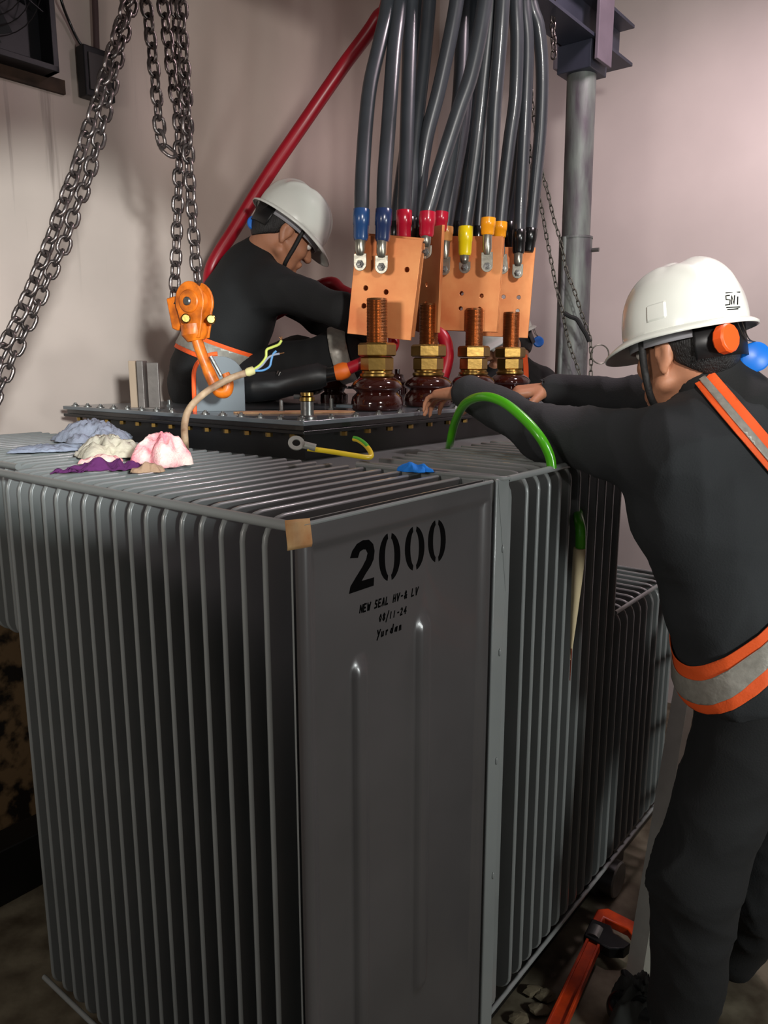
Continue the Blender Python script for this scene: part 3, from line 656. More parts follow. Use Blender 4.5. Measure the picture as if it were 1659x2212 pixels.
# ------------------------------------------------------------------ stripped multicore cable
sc_ = thing('stripped_cable', 'grimy cream multicore cable with bare yellow and blue cores, standing up from the fins', 'cable', onplane(402, 990, ZZ, ZT))
M_shea = mat('grimy_cream_sheath', (.70, .60, .48), .6, 0, .25, 60, 0, 20, (.48, .36, .27))
Ps = spl([onplane(402, 995, ZZ, ZT - .05), W(400, 960, 1.84), W(399, 915, 1.85), W(411, 880, 1.87), W(445, 847, 1.9), W(492, 820, 1.93), W(530, 806, 1.95), W(548, 800, 1.96)], 7)
MB().tube(Ps, .0085, 14).build('sheath', M_shea, sc_, 80)
MB().tube([W(532, 805, 1.95), W(536, 804, 1.95), W(547, 800, 1.96), W(550, 799, 1.96)], [.009, .011, .0105, .006], 12).build('sheath_end', mat('cream_tape', (.78, .74, .52), .6), sc_, 60)
def core(pts, m, r=.0028): return MB().tube(spl(pts, 6), r, 8).build('core', m, sc_, 80)
M_cy = mat('yellow_green_insulation', (.76, .80, .38), .4); M_cb = mat('light_blue_insulation', (.36, .58, .78), .4); M_cg = mat('grey_insulation', (.58, .60, .66), .4)
g = lambda x, y, d=0: W(x, y, 1.96 + d)
core([g(548, 798), g(562, 788), g(574, 772), g(576, 756), g(588, 750), g(602, 744), g(608, 735)], M_cy, .0034)['label'] = 'yellow-green core'
core([g(549, 800), g(565, 790), g(578, 774), g(590, 767), g(604, 764)], M_cg)['label'] = 'grey core'
core([g(550, 801), g(568, 800), g(582, 792), g(586, 778), g(590, 765), g(597, 758)], M_cb)['label'] = 'light blue core'
for a, b in (((608, 735), (604, 728)), ((604, 764), (614, 762)), ((608, 735), (609, 727))): MB().tube([g(*a), g(*b)], .0016, 6).build('bare_copper_end', M_studcu, sc_, 60)

# ------------------------------------------------------------------ green cable over the right-hand fins
M_grn = mat('bright_green_jacket', (.30, .68, .08), .3, 0, .03, 20, coat=.3)
gc = thing('green_cable', 'bright green cable arching over the right-hand fins in front of the sleeve', 'cable', onplane(1190, 985, ZZ, ZT))
MB().tube(spl([onplane(968, 975, ZZ, ZT - .06), onplane(971, 962, ZZ, ZT), W(982, 915, 2.09), W(1004, 873, 1.97), W(1042, 857, 1.86), W(1085, 868, 1.80), W(1130, 903, 1.75), W(1167, 945, 1.715), W(1187, 984, 1.715), W(1192, 1012, 1.715)], 8), .0112, 14).build('cable', M_grn, gc, 80)
ge = thing('green_cable_tail', 'green cable end with cream sleeve poking out of the right-hand fins', 'cable', onplane(1235, 1430, VV, VR - .01))
gp = lambda x, y, d=.022: onplane(x, y, VV, VR - d)
MB().tube(spl([gp(1248, 1106, -.03), gp(1249, 1118, .0), gp(1254, 1145), gp(1254, 1190)], 6), .0125, 14).build('cable_end', M_grn, ge, 80)
a, b = gp(1252, 1184), gp(1232, 1425, .006)
MB().tube([a, a.lerp(b, .02), a.lerp(b, .25), a.lerp(b, .6), b], [.0145, .0155, .0135, .0085, .0015], 10).build('cream_sleeve', mat('cream_sleeve', (.80, .73, .58), .7, 0, .2, 50), ge, 60)
MB().tube([gp(1234, 1400, .008), gp(1231, 1470, .004)], [.003, .001], 6).build('rusty_wire_tip', mat('rust', (.42, .17, .08), .8), ge)

# ------------------------------------------------------------------ yellow-green earth lead with ring lug
el = thing('earth_lead', 'short yellow-green earth lead with a ring lug resting at the lid neck', 'cable', W(720, 980, 1.82))
q = lambda x, y, d=0: W(x, y, 1.80 + d)
P = spl([q(664, 969, -.03), q(710, 975, -.02), q(760, 983, -.01), q(797, 988), q(801, 978, .02), q(790, 962, .05), q(775, 951, .07), q(764, 948, .08)], 6)
MB().tube(P, .0062, 12).build('lead', mat('yellow_green_jacket', (.86, .74, .16), .35), el, 80)
MB().tube([p + Vector((0, -.001, .0022)) for p in P[28:]], .0052, 10).build('green_stripe', mat('green_stripe', (.32, .66, .22), .35), el, 80)
lc_ = q(640, 957, -.03); X = Vector((1, 0, -.25)).normalized(); Zn = Vector((.1, -.75, .6)).normalized(); Yn = Zn.cross(X).normalized(); Zn = X.cross(Yn)
MB().prism([(.026, -.009)] + [(.019 * math.cos(t_), .019 * math.sin(t_)) for t_ in [R(330 - 300 * k / 22) for k in range(23)]] + [(.026, .009)], lc_, X, Yn, Zn, .0035, [circ(0, 0, .0095, 16)]).tube([lc_ + X * .020, lc_ + X * .030, lc_ + X * .046], [.0085, .009, .009], 12).build('ring_lug', mat('matt_lug', (.60, .60, .57), .5, .5, .1, 60), el, 40)

# ------------------------------------------------------------------ rags and gloves on the fins
def rag(name, label, cat, cx, cy, wx, wy, h, m, seed, rot=0, z0=ZT + .004, n=46, shape=2.2, group='rags on the left-hand fins', edge=.55, parent=None, amp=1.0):
    c = onplane(cx, cy, ZZ, z0); vs = []; rnd = random.Random(seed); of = Vector((rnd.uniform(0, 50), rnd.uniform(0, 50), 0))
    ca, sa = math.cos(rot), math.sin(rot); keep = {}
    for i in range(n + 1):
        for j in range(n + 1):
            s, t = 2 * i / n - 1, 2 * j / n - 1
            # square to disc-ish blob with wavy rim
            sx, tx = s * math.sqrt(1 - t * t / 2), t * math.sqrt(1 - s * s / 2)
            rr = min(1, math.hypot(sx, tx)); an = math.atan2(tx, sx)
            k = 1 + edge * noise.noise(Vector((math.cos(an) * 1.6, math.sin(an) * 1.6, seed)))
            x, y = sx * wx * k, tx * wy * k
            fd = 1 - abs(noise.noise(Vector((x * 16 + 1.5 * noise.noise(Vector((x * 9, y * 9, 3))), y * 24, seed)) + of)) * 2.6
            f2 = 1 - abs(noise.noise(Vector((x * 44, y * 38, seed * 2)) + of)) * 2.4
            hh = h * max(0, 1 - rr ** shape) * (.62 + .55 * fd * amp) + min(.008, .4 * h) * f2 * amp * (1 if rr < .96 else .2)
            vs.append(c + Vector((x * ca - y * sa, x * sa + y * ca, max(0, hh))))
    fs = [(i * (n + 1) + j, (i + 1) * (n + 1) + j, (i + 1) * (n + 1) + j + 1, i * (n + 1) + j + 1) for i in range(n) for j in range(n)]
    o = MB().add(vs, fs).build(name, m, parent, 180, solid=.003)
    return tag(o, label, cat, group) if label else o
rag('rag', 'grey-blue rag heaped farthest back on the fins', 'cloth', 205, 950, .115, .10, .05, mat('grey_rag', (.56, .58, .64), .9, 0, .5, 160, .25, 16), 3, .5)
rag('rag', 'flat grey-blue rag strip at the left, in front of the heaped one', 'cloth', 105, 973, .115, .045, .012, mat('grey_rag2', (.58, .61, .68), .9, 0, .5, 160, .2, 16), 5, .45)
rag('rag', 'cream and grey cotton rag in the middle of the heap', 'cloth', 235, 983, .10, .085, .040, mat('cream_rag', (.80, .77, .68), .9, 0, .5, 160, .2, 10, (.66, .63, .58)), 8, .3)
rag('rag', 'small white and pink rag in front of the cream one', 'cloth', 222, 1000, .05, .022, .014, mat('pink_white_rag', (.90, .86, .80), .9, 0, .5, 160, 0, 14, (.90, .56, .58)), 13, .2)
rag('towel', 'crumpled pink and white towel at the right end of the rags', 'cloth', 352, 1003, .066, .055, .058, mat('pink_towel', (.92, .84, .80), .95, 0, .8, 200, 0, 22, (.92, .50, .56)), 21, .3, shape=3.5)
rag('rag', 'purple rag lying in front of the other rags', 'cloth', 222, 1016, .095, .014, .018, mat('purple_rag', (.36, .12, .36), .9, 0, .5, 160, .2, 12), 31, .42)
rag('rag', 'tan rag tucked under the pink towel', 'cloth', 322, 1020, .032, .016, .014, mat('tan_rag', (.66, .54, .44), .9, 0, .5, 160), 34, .3)
rag('blue_rag', 'small bright blue rag caught on the end of the left-hand fins', 'cloth', 898, 1019, .038, .015, .014, mat('bright_blue_cloth', (.08, .48, .86), .85, 0, .4, 120), 44, -.35, group=None)
rag('lavender_cloth', 'pale lavender cloth under the standing worker\'s far hand', 'cloth', 1096, 862, .10, .055, .075, mat('lavender_cloth', (.62, .66, .84), .9, 0, .4, 120), 51, -.3, z0=LZ + .003, group=None)
# torn brown gasket paper on the lid
cc = onplane(640, 890, ZZ, LZ + .0025); rnd = random.Random(4); poly = []
for k in range(46):
    a = 2 * math.pi * k / 46; r = 1 + .16 * noise.noise(Vector((math.cos(a) * 2, math.sin(a) * 2, 7))) + rnd.uniform(-.05, .05); poly.append((.175 * r * math.cos(a), .05 * r * math.sin(a)))
tag(MB().prism(poly, cc, Vector((.99, .12, 0)), Vector((-.12, .99, 0)), ZZ, .004).build('torn_gasket_paper', mat('brown_paper', (.78, .62, .46), .8, 0, .3, 60, 0, 18, (.66, .48, .33)), None, 0), 'torn piece of brown gasket paper lying on the lid', 'paper')

# ------------------------------------------------------------------ metal brackets at the far left lid edge
c = onplane(318, 884, ZZ, LZ)
br = thing('steel_bracket', 'upright brown-grey steel bracket at the far left end of the lid', 'bracket', c)
M_br = mat('brown_grey_steel', (.45, .42, .40), .5, .4, .2, 50, .3, 12)
MB().box(c + Vector((-.038, 0, .075)), (.022, .016, .15)).build('wooden_strip', mat('wood_strip', (.62, .54, .46), .8), br, 0, .002)
MB().box(c + Vector((-.012, .01, .075)), (.020, .05, .15)).build('web', M_br, br, 0, .002)
MB().box(c + Vector((.022, .01, .072)), (.036, .012, .145)).build('flange', M_br, br, 0, .002)
MB().box(c + Vector((.0, .01, .003)), (.09, .06, .006)).build('foot', M_br, br, 0, .001)

# ------------------------------------------------------------------ fan, cable and box on the left wall
fc = onplane(-20, -10, VV, VW)
fx0 = onplane(122, 60, VV, VW - .09)
fb = onplane(60, 136, VV, VW - .09).z
FW = .56; fcen = UV((fx0.dot(UU)) - FW / 2, VW, fb + FW / 2)
fn = thing('exhaust_fan', 'black square exhaust fan high on the left wall', 'fan', fcen - ZZ * FW / 2)
M_fan = mat('black_fan_metal', (.075, .075, .09), .45, .3, .1, 40)
m = MB(); t_ = .02
for sx_, sz_, w_, h_ in ((-1, 0, t_, FW), (1, 0, t_, FW), (0, -1, FW, t_), (0, 1, FW, t_)):
    m.box(fcen + UU * (sx_ * (FW - t_) / 2) + ZZ * (sz_ * (FW - t_) / 2) - VV * .045, (w_, .09, h_), ax)
m.build('housing', M_fan, fn, 0, .002)
MB().prism([(-FW / 2 + .02, -FW / 2 + .02), (FW / 2 - .02, -FW / 2 + .02), (FW / 2 - .02, FW / 2 - .02), (-FW / 2 + .02, FW / 2 - .02)], fcen - VV * .01, UU, ZZ, VV, .01).build('back_plate', M_fan, fn, 0)
m = MB()
for k in range(1, 10): m.ring([fcen - VV * .088 + UU * (.027 * k * math.cos(a)) + ZZ * (.027 * k * math.sin(a)) for a in [2 * math.pi * j / 40 for j in range(40)]], .0018, 5)
for k in range(4): a = R(45 * k + 20); d = UU * math.cos(a) + ZZ * math.sin(a); m.tube([fcen - VV * .09 - d * .26, fcen - VV * .09 + d * .26], .0025, 6)
m.build('grille', M_fan, fn)
MB().lathe([(0, 0), (.06, 0), (.06, .05), (0, .055)], fcen - VV * .02, (UU, ZZ, -VV), 24).build('motor', M_fan, fn)
for k in range(5):
    a = R(72 * k); d = UU * math.cos(a) + ZZ * math.sin(a); s_ = VV.cross(d); c = fcen - VV * .055
    m = MB(); w1 = s_ * .03; w2 = s_ * .07; tw_ = VV * .018
    m.add([c + d * .05 - w1 - tw_, c + d * .05 + w1 + tw_, c + d * .23 + w2 + tw_, c + d * .23 - w2 - tw_], [(0, 1, 2, 3)]); m.build('blade', M_fan, fn, 0, solid=.003)
q0 = fcen + UU * .03 - ZZ * (FW / 2 + .015)
MB().box(q0 - VV * .008, (FW + .06, .016, .045), ax).build('rusty_sill', mat('rusty_board', (.30, .22, .17), .9, 0, .4, 40, 0, 10, (.16, .11, .08)), fn, 0)
wp = lambda x, y, d=.02: onplane(x, y, VV, VW - d)
tag(MB().tube(spl([wp(122, -40, .05), wp(134, 6, .04), wp(150, 48), wp(172, 92), wp(198, 116), wp(222, 132)], 7), .005, 8).build('fan_cord', M_blk, None, 80), 'thin black cord running from the fan to the wall box', 'cord')
tag(MB().tube([wp(202, -60), wp(205, 0), wp(209, 118)], .011, 10).build('wall_conduit', mat('dark_conduit', (.26, .19, .19), .5), None, 80), 'dark conduit pipe running up the wall above the wall box', 'pipe')
bc = wp(207, 163, .03); bx = thing('wall_switch_box', 'black switch box with a small amber light on the left wall', 'switch box', bc - ZZ * .09)
MB().box(bc, (.115, .05, .165), ax).build('box_body', M_fan, bx, 0, .004)
MB().box(bc - VV * .028 , (.085, .006, .12), ax).build('cover', mat('box_cover', (.20, .18, .18), .5), bx, 0, .002)
MB().lathe([(0, 0), (.008, 0), (.006, .008), (0, .01)], bc - VV * .03 + ZZ * .015 + UU * .02, (UU, ZZ, -VV), 12).build('amber_light', mat('amber_lens', (.75, .45, .12), .3), bx)

# ------------------------------------------------------------------ gantry
M_gan = mat('grey_green_gantry_paint', (.42, .45, .43), .5, .2, .2, 30, 0, 7, (.29, .26, .29), stretch=(3, 3, .7))
M_gan2 = mat('dark_beam_paint', (.20, .21, .26), .5, .2, .15, 20, .2, 6)
M_gan3 = mat('lilac_grey_primer', (.40, .36, .40), .55, .1, .15, 20, .2, 9)
pY = 3.28; pt_ = W(1257, 150, pY); pb = Vector((W(1246, 820, pY).x - .01, pY, ZF))
gn = thing('gantry', 'steel lifting gantry with round telescopic post carrying an I-beam', 'gantry', pb)
zs_ = W(1250, 515, pY).z
def pcen(z): return pb.lerp(pt_, (z - ZF) / (pt_.z - ZF))
MB().tube([pb + ZZ * .01, pcen(zs_)], .066, 32).tube([pcen(zs_) - ZZ * .004, pcen(zs_) + ZZ * .004], .068, 32).build('outer_post', M_gan, gn)
MB().tube([pcen(zs_ - .1), pt_ + ZZ * .02], .0565, 32).build('inner_post', M_gan, gn)
MB().tube([pcen(.4) + Vector((-.058, -.03, 0)), pcen(zs_) + Vector((-.052, -.035, 0))], .012, 10).build('guide_rod', M_gan, gn)
MB().box(pb + ZZ * .008, (.24, .24, .016), ax).build('base_plate', M_gan, gn, 0, .002)
MB().tube([pcen(zs_ - .05) + Vector((.06, -.03, 0)), pcen(zs_ - .05) + Vector((.085, -.045, 0))], .008, 8).build('locking_pin', M_steel, gn)
bz = pt_.z + .035
vP = pt_.dot(VV); uP = pt_.dot(UU)
MB().box(UV(uP, vP, bz - .01), (.15, .14, .10), ax).build('head_block', M_gan2, gn, 0, .003)
def ibeam(u0, u1, v, z, h, w, tf, tw_):
    return MB().box(UV((u0 + u1) / 2, v, z + tf / 2), (u1 - u0, w, tf), ax).box(UV((u0 + u1) / 2, v, z + h - tf / 2), (u1 - u0, w, tf), ax).box(UV((u0 + u1) / 2, v, z + h / 2), (u1 - u0, tw_, h - 2 * tf), ax)
ibeam(-1.3, uP + .30, vP - .015, bz + .04, .155, .135, .012, .012).build('beam', M_gan2, gn, 0)
MB().box(UV(uP - .02, vP - .095, bz + .17), (.13, .014, .42), ax).build('cheek_plate', M_gan3, gn, 0, .002)
MB().box(UV(uP - .02, vP + .075, bz + .17), (.13, .014, .42), ax).build('cheek_plate', M_gan3, gn, 0, .002)
MB().lathe([(0, 0), (.012, 0), (.012, .012), (0, .012)], UV(uP - .02, vP - .102, bz + .24), (UU, ZZ, -VV), 6).build('cheek_bolt', M_gan2, gn)
MB().tube([UV(-1.1, vP - .015, ZF), UV(-1.1, vP - .015, bz + .04)], .066, 24).build('outer_post', M_gan, gn)

# ------------------------------------------------------------------ floor things at the lower right
lf = onplane(1366, 2142, ZZ, ZF); lt = W(1478, 1470, 2.18); ld = (lt - lf)
la = thing('aluminium_ladder', 'aluminium ladder leaning behind the standing worker\'s leg', 'ladder', lf)
M_al = mat('brushed_aluminium', (.74, .74, .70), .35, .6, .1, 60, .1, 20)
le = lf + ld * 1.55; lx = Vector((.84, .54, 0)).normalized()
def rail(o):
    t = ld.normalized(); n_ = t.cross(lx).normalized(); c = (lf + le) / 2 + o; L = (le - lf).length
    m = MB(); m.box(c, (.012, .055, L), (n_.cross(t), n_, t)).box(c + n_ * .026 + lx * .012, (.03, .004, L), (n_.cross(t), n_, t)).box(c - n_ * .026 + lx * .012, (.03, .004, L), (n_.cross(t), n_, t)); return m
rail(Vector()).build('stile', M_al, la, 0); rail(lx * .36).build('stile', M_al, la, 0)
for k in range(1, 6):
    c = lf.lerp(le, k / 6); MB().tube([c, c + lx * .36], .014, 12).build('rung', M_al, la)
for o in (Vector(), lx * .36): MB().box(lf + o + Vector((0, 0, .02)), (.05, .08, .04)).build('rubber_foot', M_blk, la, 0, .006)
# orange pipe wrench
wa = onplane(1196, 2230, ZZ, ZF + .03); wb = onplane(1286, 2030, ZZ, ZF + .05); t = (wb - wa).normalized(); s_ = Vector((t.y, -t.x, 0)).normalized(); n_ = s_.cross(t)
pw = thing('pipe_wrench', 'orange pipe wrench on the floor beside the transformer base', 'wrench', (wa + wb) / 2)
M_wr = mat('orange_wrench_paint', (.80, .26, .06), .4, 0, .1, 50, 0, 20, (.60, .17, .05))
L = (wb - wa).length
MB().prism([(-.020, -.02), (.020, -.02), (.017, L), (-.017, L)], wa, s_, t, n_, .014).build('handle', M_wr, pw, 30, .003)
MB().prism([(-.024, -.02), (-.016, -.02), (-.013, L), (-.021, L)], wa, s_, t, n_, .028).build('handle_rib', M_wr, pw, 30, .002)
MB().prism([(.024, -.02), (.016, -.02), (.013, L), (.021, L)], wa, s_, t, n_, .028).build('handle_rib', M_wr, pw, 30, .002)
MB().prism([(-.03, -.02), (.05, -.03), (.088, -.01), (.098, .02), (.045, .035), (.03, .06), (-.03, .06)], wb, s_, t, n_, .036).build('heel_jaw', M_dark, pw, 30, .004)
MB().prism([(-.028, .02), (.0, .02), (.0, .085), (.075, .075), (.105, .045), (.118, .07), (.09, .115), (.0, .13), (-.028, .11)], wb, s_, t, n_, .028).build('hook_jaw', M_wr, pw, 30, .004)
MB().lathe([(0, -.022), (.026, -.022), (.026, .022), (0, .022)], wb + t * .012 - s_ * .005, (s_, n_, t), 20).build('adjusting_nut', M_steel, pw)
# black bag at the ladder foot
M_bag = mat('black_bag_cloth', (.10, .11, .10), .8, 0, .4, 60)
rag('tool_bag', 'dark cloth tool bag on the floor at the ladder foot', 'bag', 1392, 2215, .10, .10, .10, M_bag, 61, 0, z0=ZF + .003, shape=5, group=None)
# grey cable tray lid at lower left
M_tray = mat('black_tray_metal', (.13, .15, .14), .4, .4, .1, 40)
struct('trim_1', MB().box(UV(.16, 1.05, ZF + .06), (1.10, 1.24, .12), ax), M_tray, 'dark metal trench cover on the floor beside the left-hand fins')
# small plate of grout and rubble under the fins (stones)
rnd = random.Random(9); M_st = mat('grout_crumb', (.42, .38, .30), .9, 0, .5, 60)
for k, (px, py) in enumerate(((1152, 2140), (1164, 2180), (1120, 2200), (1178, 2150))):
    c = onplane(px, py, ZZ, ZF + .012); m = MB().ell(c, (.03, .02, .012), None, 9, 6)
    m.v = [v + Vector((rnd.uniform(-.004, .004), rnd.uniform(-.004, .004), 0)) for v in m.v]
    tag(m.build('mortar_lump', M_st, None, 0), 'lump of mortar on the floor under the right-hand fins', 'rubble', 'mortar lumps under the right-hand fins')
# ------------------------------------------------------------------ people: smooth implicit bodies meshed with surface nets
import bmesh
class Field:
    def __init__(s, lo, hi, h):
        s.h = h; s.lo = np.array(lo, float); n = np.ceil((np.array(hi) - s.lo) / h).astype(int) + 1; s.n = n
        s.F = np.full(n, 1.0, np.float32); s.ax = [s.lo[i] + h * np.arange(n[i]) for i in range(3)]
    def sub(s, lo, hi):
        a = np.clip(np.floor((np.array(lo) - s.lo) / s.h).astype(int), 0, s.n); b = np.clip(np.ceil((np.array(hi) - s.lo) / s.h).astype(int) + 1, 0, s.n)
        sl = tuple(slice(a[i], b[i]) for i in range(3))
        return sl, s.ax[0][sl[0]][:, None, None], s.ax[1][sl[1]][None, :, None], s.ax[2][sl[2]][None, None, :]
    def comb(s, sl, d, k, op):
        A = s.F[sl]
        if op == '-': d = -d; A2 = np.maximum(A, d) if k <= 0 else -s.smin(-A, -d, k)
        elif op == '&': A2 = np.maximum(A, d)
        else: A2 = np.minimum(A, d) if k <= 0 else s.smin(A, d, k)
        s.F[sl] = A2
    @staticmethod
    def smin(a, b, k):
        h = np.clip(.5 + .5 * (b - a) / k, 0, 1); return b * (1 - h) + a * h - k * h * (1 - h)
    def cone(s, a, b, r1, r2=None, k=.02, op='+', fl=None):
        r2 = r1 if r2 is None else r2; a = np.array(a, float); b = np.array(b, float); m = max(r1, r2) + .05
        sl, X, Y, Z = s.sub(np.minimum(a, b) - m, np.maximum(a, b) + m); d = b - a; L = max(d @ d, 1e-9)
        t = np.clip(((X - a[0]) * d[0] + (Y - a[1]) * d[1] + (Z - a[2]) * d[2]) / L, 0, 1)
        q = np.sqrt((X - a[0] - t * d[0]) ** 2 + (Y - a[1] - t * d[1]) ** 2 + (Z - a[2] - t * d[2]) ** 2) - (r1 + (r2 - r1) * t)
        s.comb(sl, q.astype(np.float32), k, op)
    def ell(s, c, r, A=None, k=.02, op='+'):
        c = np.array(c, float); m = max(r) + .05; A = A or (Vector((1, 0, 0)), Vector((0, 1, 0)), Vector((0, 0, 1)))
        sl, X, Y, Z = s.sub(c - m, c + m); X = X - c[0]; Y = Y - c[1]; Z = Z - c[2]
        u = [(X * e[0] + Y * e[1] + Z * e[2]) for e in A]
        k0 = np.sqrt(sum((u[i] / r[i]) ** 2 for i in range(3))); k1 = np.sqrt(sum((u[i] / r[i] ** 2) ** 2 for i in range(3))) + 1e-6
        s.comb(sl, (k0 * (k0 - 1) / k1).astype(np.float32), k, op)
    def cut(s, c, n):
        """keep the side the normal points away from"""
        X, Y, Z = s.ax[0][:, None, None], s.ax[1][None, :, None], s.ax[2][None, None, :]
        s.F = np.maximum(s.F, ((X - c[0]) * n[0] + (Y - c[1]) * n[1] + (Z - c[2]) * n[2]).astype(np.float32))
    def mesh(s):
        F = s.F; I = F < 0; n = np.array(F.shape)
        c = np.zeros(n - 1, np.uint8)
        for i in (0, 1):
            for j in (0, 1):
                for k in (0, 1): c += I[i:n[0] - 1 + i, j:n[1] - 1 + j, k:n[2] - 1 + k]
        ac = np.argwhere((c > 0) & (c < 8)); idx = np.full(n - 1, -1, np.int32); idx[tuple(ac.T)] = np.arange(len(ac))
        P = np.zeros((len(ac), 3)); W_ = np.zeros(len(ac)); cor = [(i, j, k) for i in (0, 1) for j in (0, 1) for k in (0, 1)]
        for a in cor:
            for ax_ in range(3):
                if a[ax_]: continue
                b = list(a); b[ax_] = 1; A = ac + a; B = ac + b; fa = F[tuple(A.T)]; fb = F[tuple(B.T)]; m = (fa < 0) != (fb < 0)
                t = fa / np.where(m, fa - fb, 1); p = A + t[:, None] * (B - A); P[m] += p[m]; W_[m] += 1
        V = s.lo + P / W_[:, None] * s.h; Q = []
        for ax_ in range(3):
            o = [(1, 2), (2, 0), (0, 1)][ax_]
            sl0 = [slice(1, None)] * 3; sl0[ax_] = slice(0, n[ax_] - 1); sl1 = list(sl0); sl1[ax_] = slice(1, n[ax_])
            for q in o: sl0[q] = slice(1, n[q] - 1); sl1[q] = slice(1, n[q] - 1)
            A = I[tuple(sl0)]; B = I[tuple(sl1)]
            for flip, M in ((0, A & ~B), (1, ~A & B)):
                e = np.argwhere(M); 
                if not len(e): continue
                for q in o: e[:, q] += 1
                d1 = np.zeros(3, int); d1[o[0]] = 1; d2 = np.zeros(3, int); d2[o[1]] = 1
                q4 = [idx[tuple((e - w).T)] for w in (d1 + d2, d2, 0 * d1, d1)]
                q4 = np.stack(q4, 1); Q.append(q4[:, ::-1] if flip else q4)
        return V, np.concatenate(Q)
def normals(V, Q):
    a, b, c = V[Q[:, 0]], V[Q[:, 1]], V[Q[:, 2]]; fn = np.cross(b - a, c - a); N = np.zeros_like(V)
    for k in range(4): np.add.at(N, Q[:, k], fn)
    return N / (np.linalg.norm(N, axis=1)[:, None] + 1e-9)
def folds(V, Q, amp, seed=0, pts=(), sc=1.0):
    """cloth creases: ridged noise, stronger near joints"""
    N = normals(V, Q); rs = np.random.RandomState(seed); d = np.zeros(len(V))
    for i in range(5):
        k = rs.normal(size=3); k /= np.linalg.norm(k); k2 = rs.normal(size=3); k2 /= np.linalg.norm(k2); f = (16 + 11 * i) * sc
        ph = V @ k * f + 2.2 * np.sin(V @ k2 * f * .45 + i) + 1.3 * np.sin(V @ rs.normal(size=3) * 9)
        d += (1 - 2 * np.abs(np.sin(ph * .5)) ** .7) / (1 + .55 * i)
    w = np.full(len(V), .45)
    for p, r in pts: w += 1.2 * np.exp(-((V - np.array(tuple(p))) ** 2).sum(1) / r ** 2)
    return V + N * (d * amp * w)[:, None]
def relax(V, Q, it=2):
    for _ in range(it):
        S = np.zeros_like(V); C = np.zeros(len(V))
        for k in range(4):
            for j in (1, 3): np.add.at(S, Q[:, k], V[Q[:, (k + j) % 4]]); np.add.at(C, Q[:, k], 1)
        V = V * .5 + .5 * S / np.maximum(C, 1)[:, None]
    return V
def band(V, Q, planes, off, name, m, parent, faces=None):
    """piece of a garment between planes, lifted off it along its normals"""
    N = normals(V, Q); V2 = V + N * off; b = bmesh.new(); keep = np.ones(len(V), bool)
    for co, no in planes: keep &= ((V - np.array(tuple(co))) @ np.array(tuple(no)) < .02)
    fm = keep[Q].any(1); ids = np.unique(Q[fm]); mp = {int(i): b.verts.new(V2[i]) for i in ids}
    for q in Q[fm]:
        try: b.faces.new([mp[int(i)] for i in q])
        except ValueError: pass
    for co, no in planes: bmesh.ops.bisect_plane(b, geom=b.verts[:] + b.edges[:] + b.faces[:], plane_co=co, plane_no=no, clear_outer=True)
    b.verts.index_update(); vs = [v.co.copy() for v in b.verts]; fs = [tuple(v.index for v in f.verts) for f in b.faces]; b.free()
    if len(vs) < 3: return None
    return link(name, vs, fs, m, parent, 180, solid=.002)
def A3(v): return np.array(tuple(v), float)
def basis(f, up=ZZ):
    f = f.normalized(); l = up.cross(f).normalized(); return f, l, f.cross(l).normalized()
def hand(Fd, w, d, pn, side, s, curl=(25, 35, 25), thumb=1.0, spread=6):
    """five fingers on a palm. w wrist, d pointing direction, pn palm normal, side = direction of the thumb"""
    d = d.normalized(); pn = (pn - d * pn.dot(d)).normalized(); t = side; t = (t - d * t.dot(d) - pn * t.dot(pn)).normalized()
    for o in (-.026, -.009, .009, .025): Fd.cone(w + t * o * .6 * s + d * .01 * s, w + (d * .088 + t * o) * s, .0165 * s, .0125 * s, k=.012)
    Ls = [(.028, .040, .025, .020, .0088), (.009, .045, .028, .021, .0090), (-.010, .042, .026, .020, .0086), (-.028, .032, .020, .018, .0076)]
    for i, (o, a, b, c, r) in enumerate(Ls):
        p = w + (d * (.092 - .004 * abs(i - 1)) + t * o) * s; sp = R(spread) * (1.2 - i) ; base = (d * math.cos(sp) + t * math.sin(sp)).normalized(); an = 0; rr = r * s
        for L, cu in ((a, curl[0] + i * 3), (b, curl[1] + 2 * i), (c, curl[2])):
            an += R(cu); q = p + (base * math.cos(an) + pn * math.sin(an)) * L * s; Fd.cone(p, q, rr, rr * .9, k=.004); p = q; rr *= .9
    p = w + (d * .022 + t * .026) * s; q = p + (d * .62 + t * .62 * thumb + pn * .35).normalized() * .042 * s; Fd.cone(p, q, .0145 * s, .0115 * s, k=.012)
    e = q + (d * .80 + t * .30 * thumb + pn * .5).normalized() * .034 * s; Fd.cone(q, e, .0112 * s, .0100 * s, k=.004)
    Fd.cone(e, e + (d * .9 + pn * .5).normalized() * .024 * s, .0100 * s, .0082 * s, k=.004)
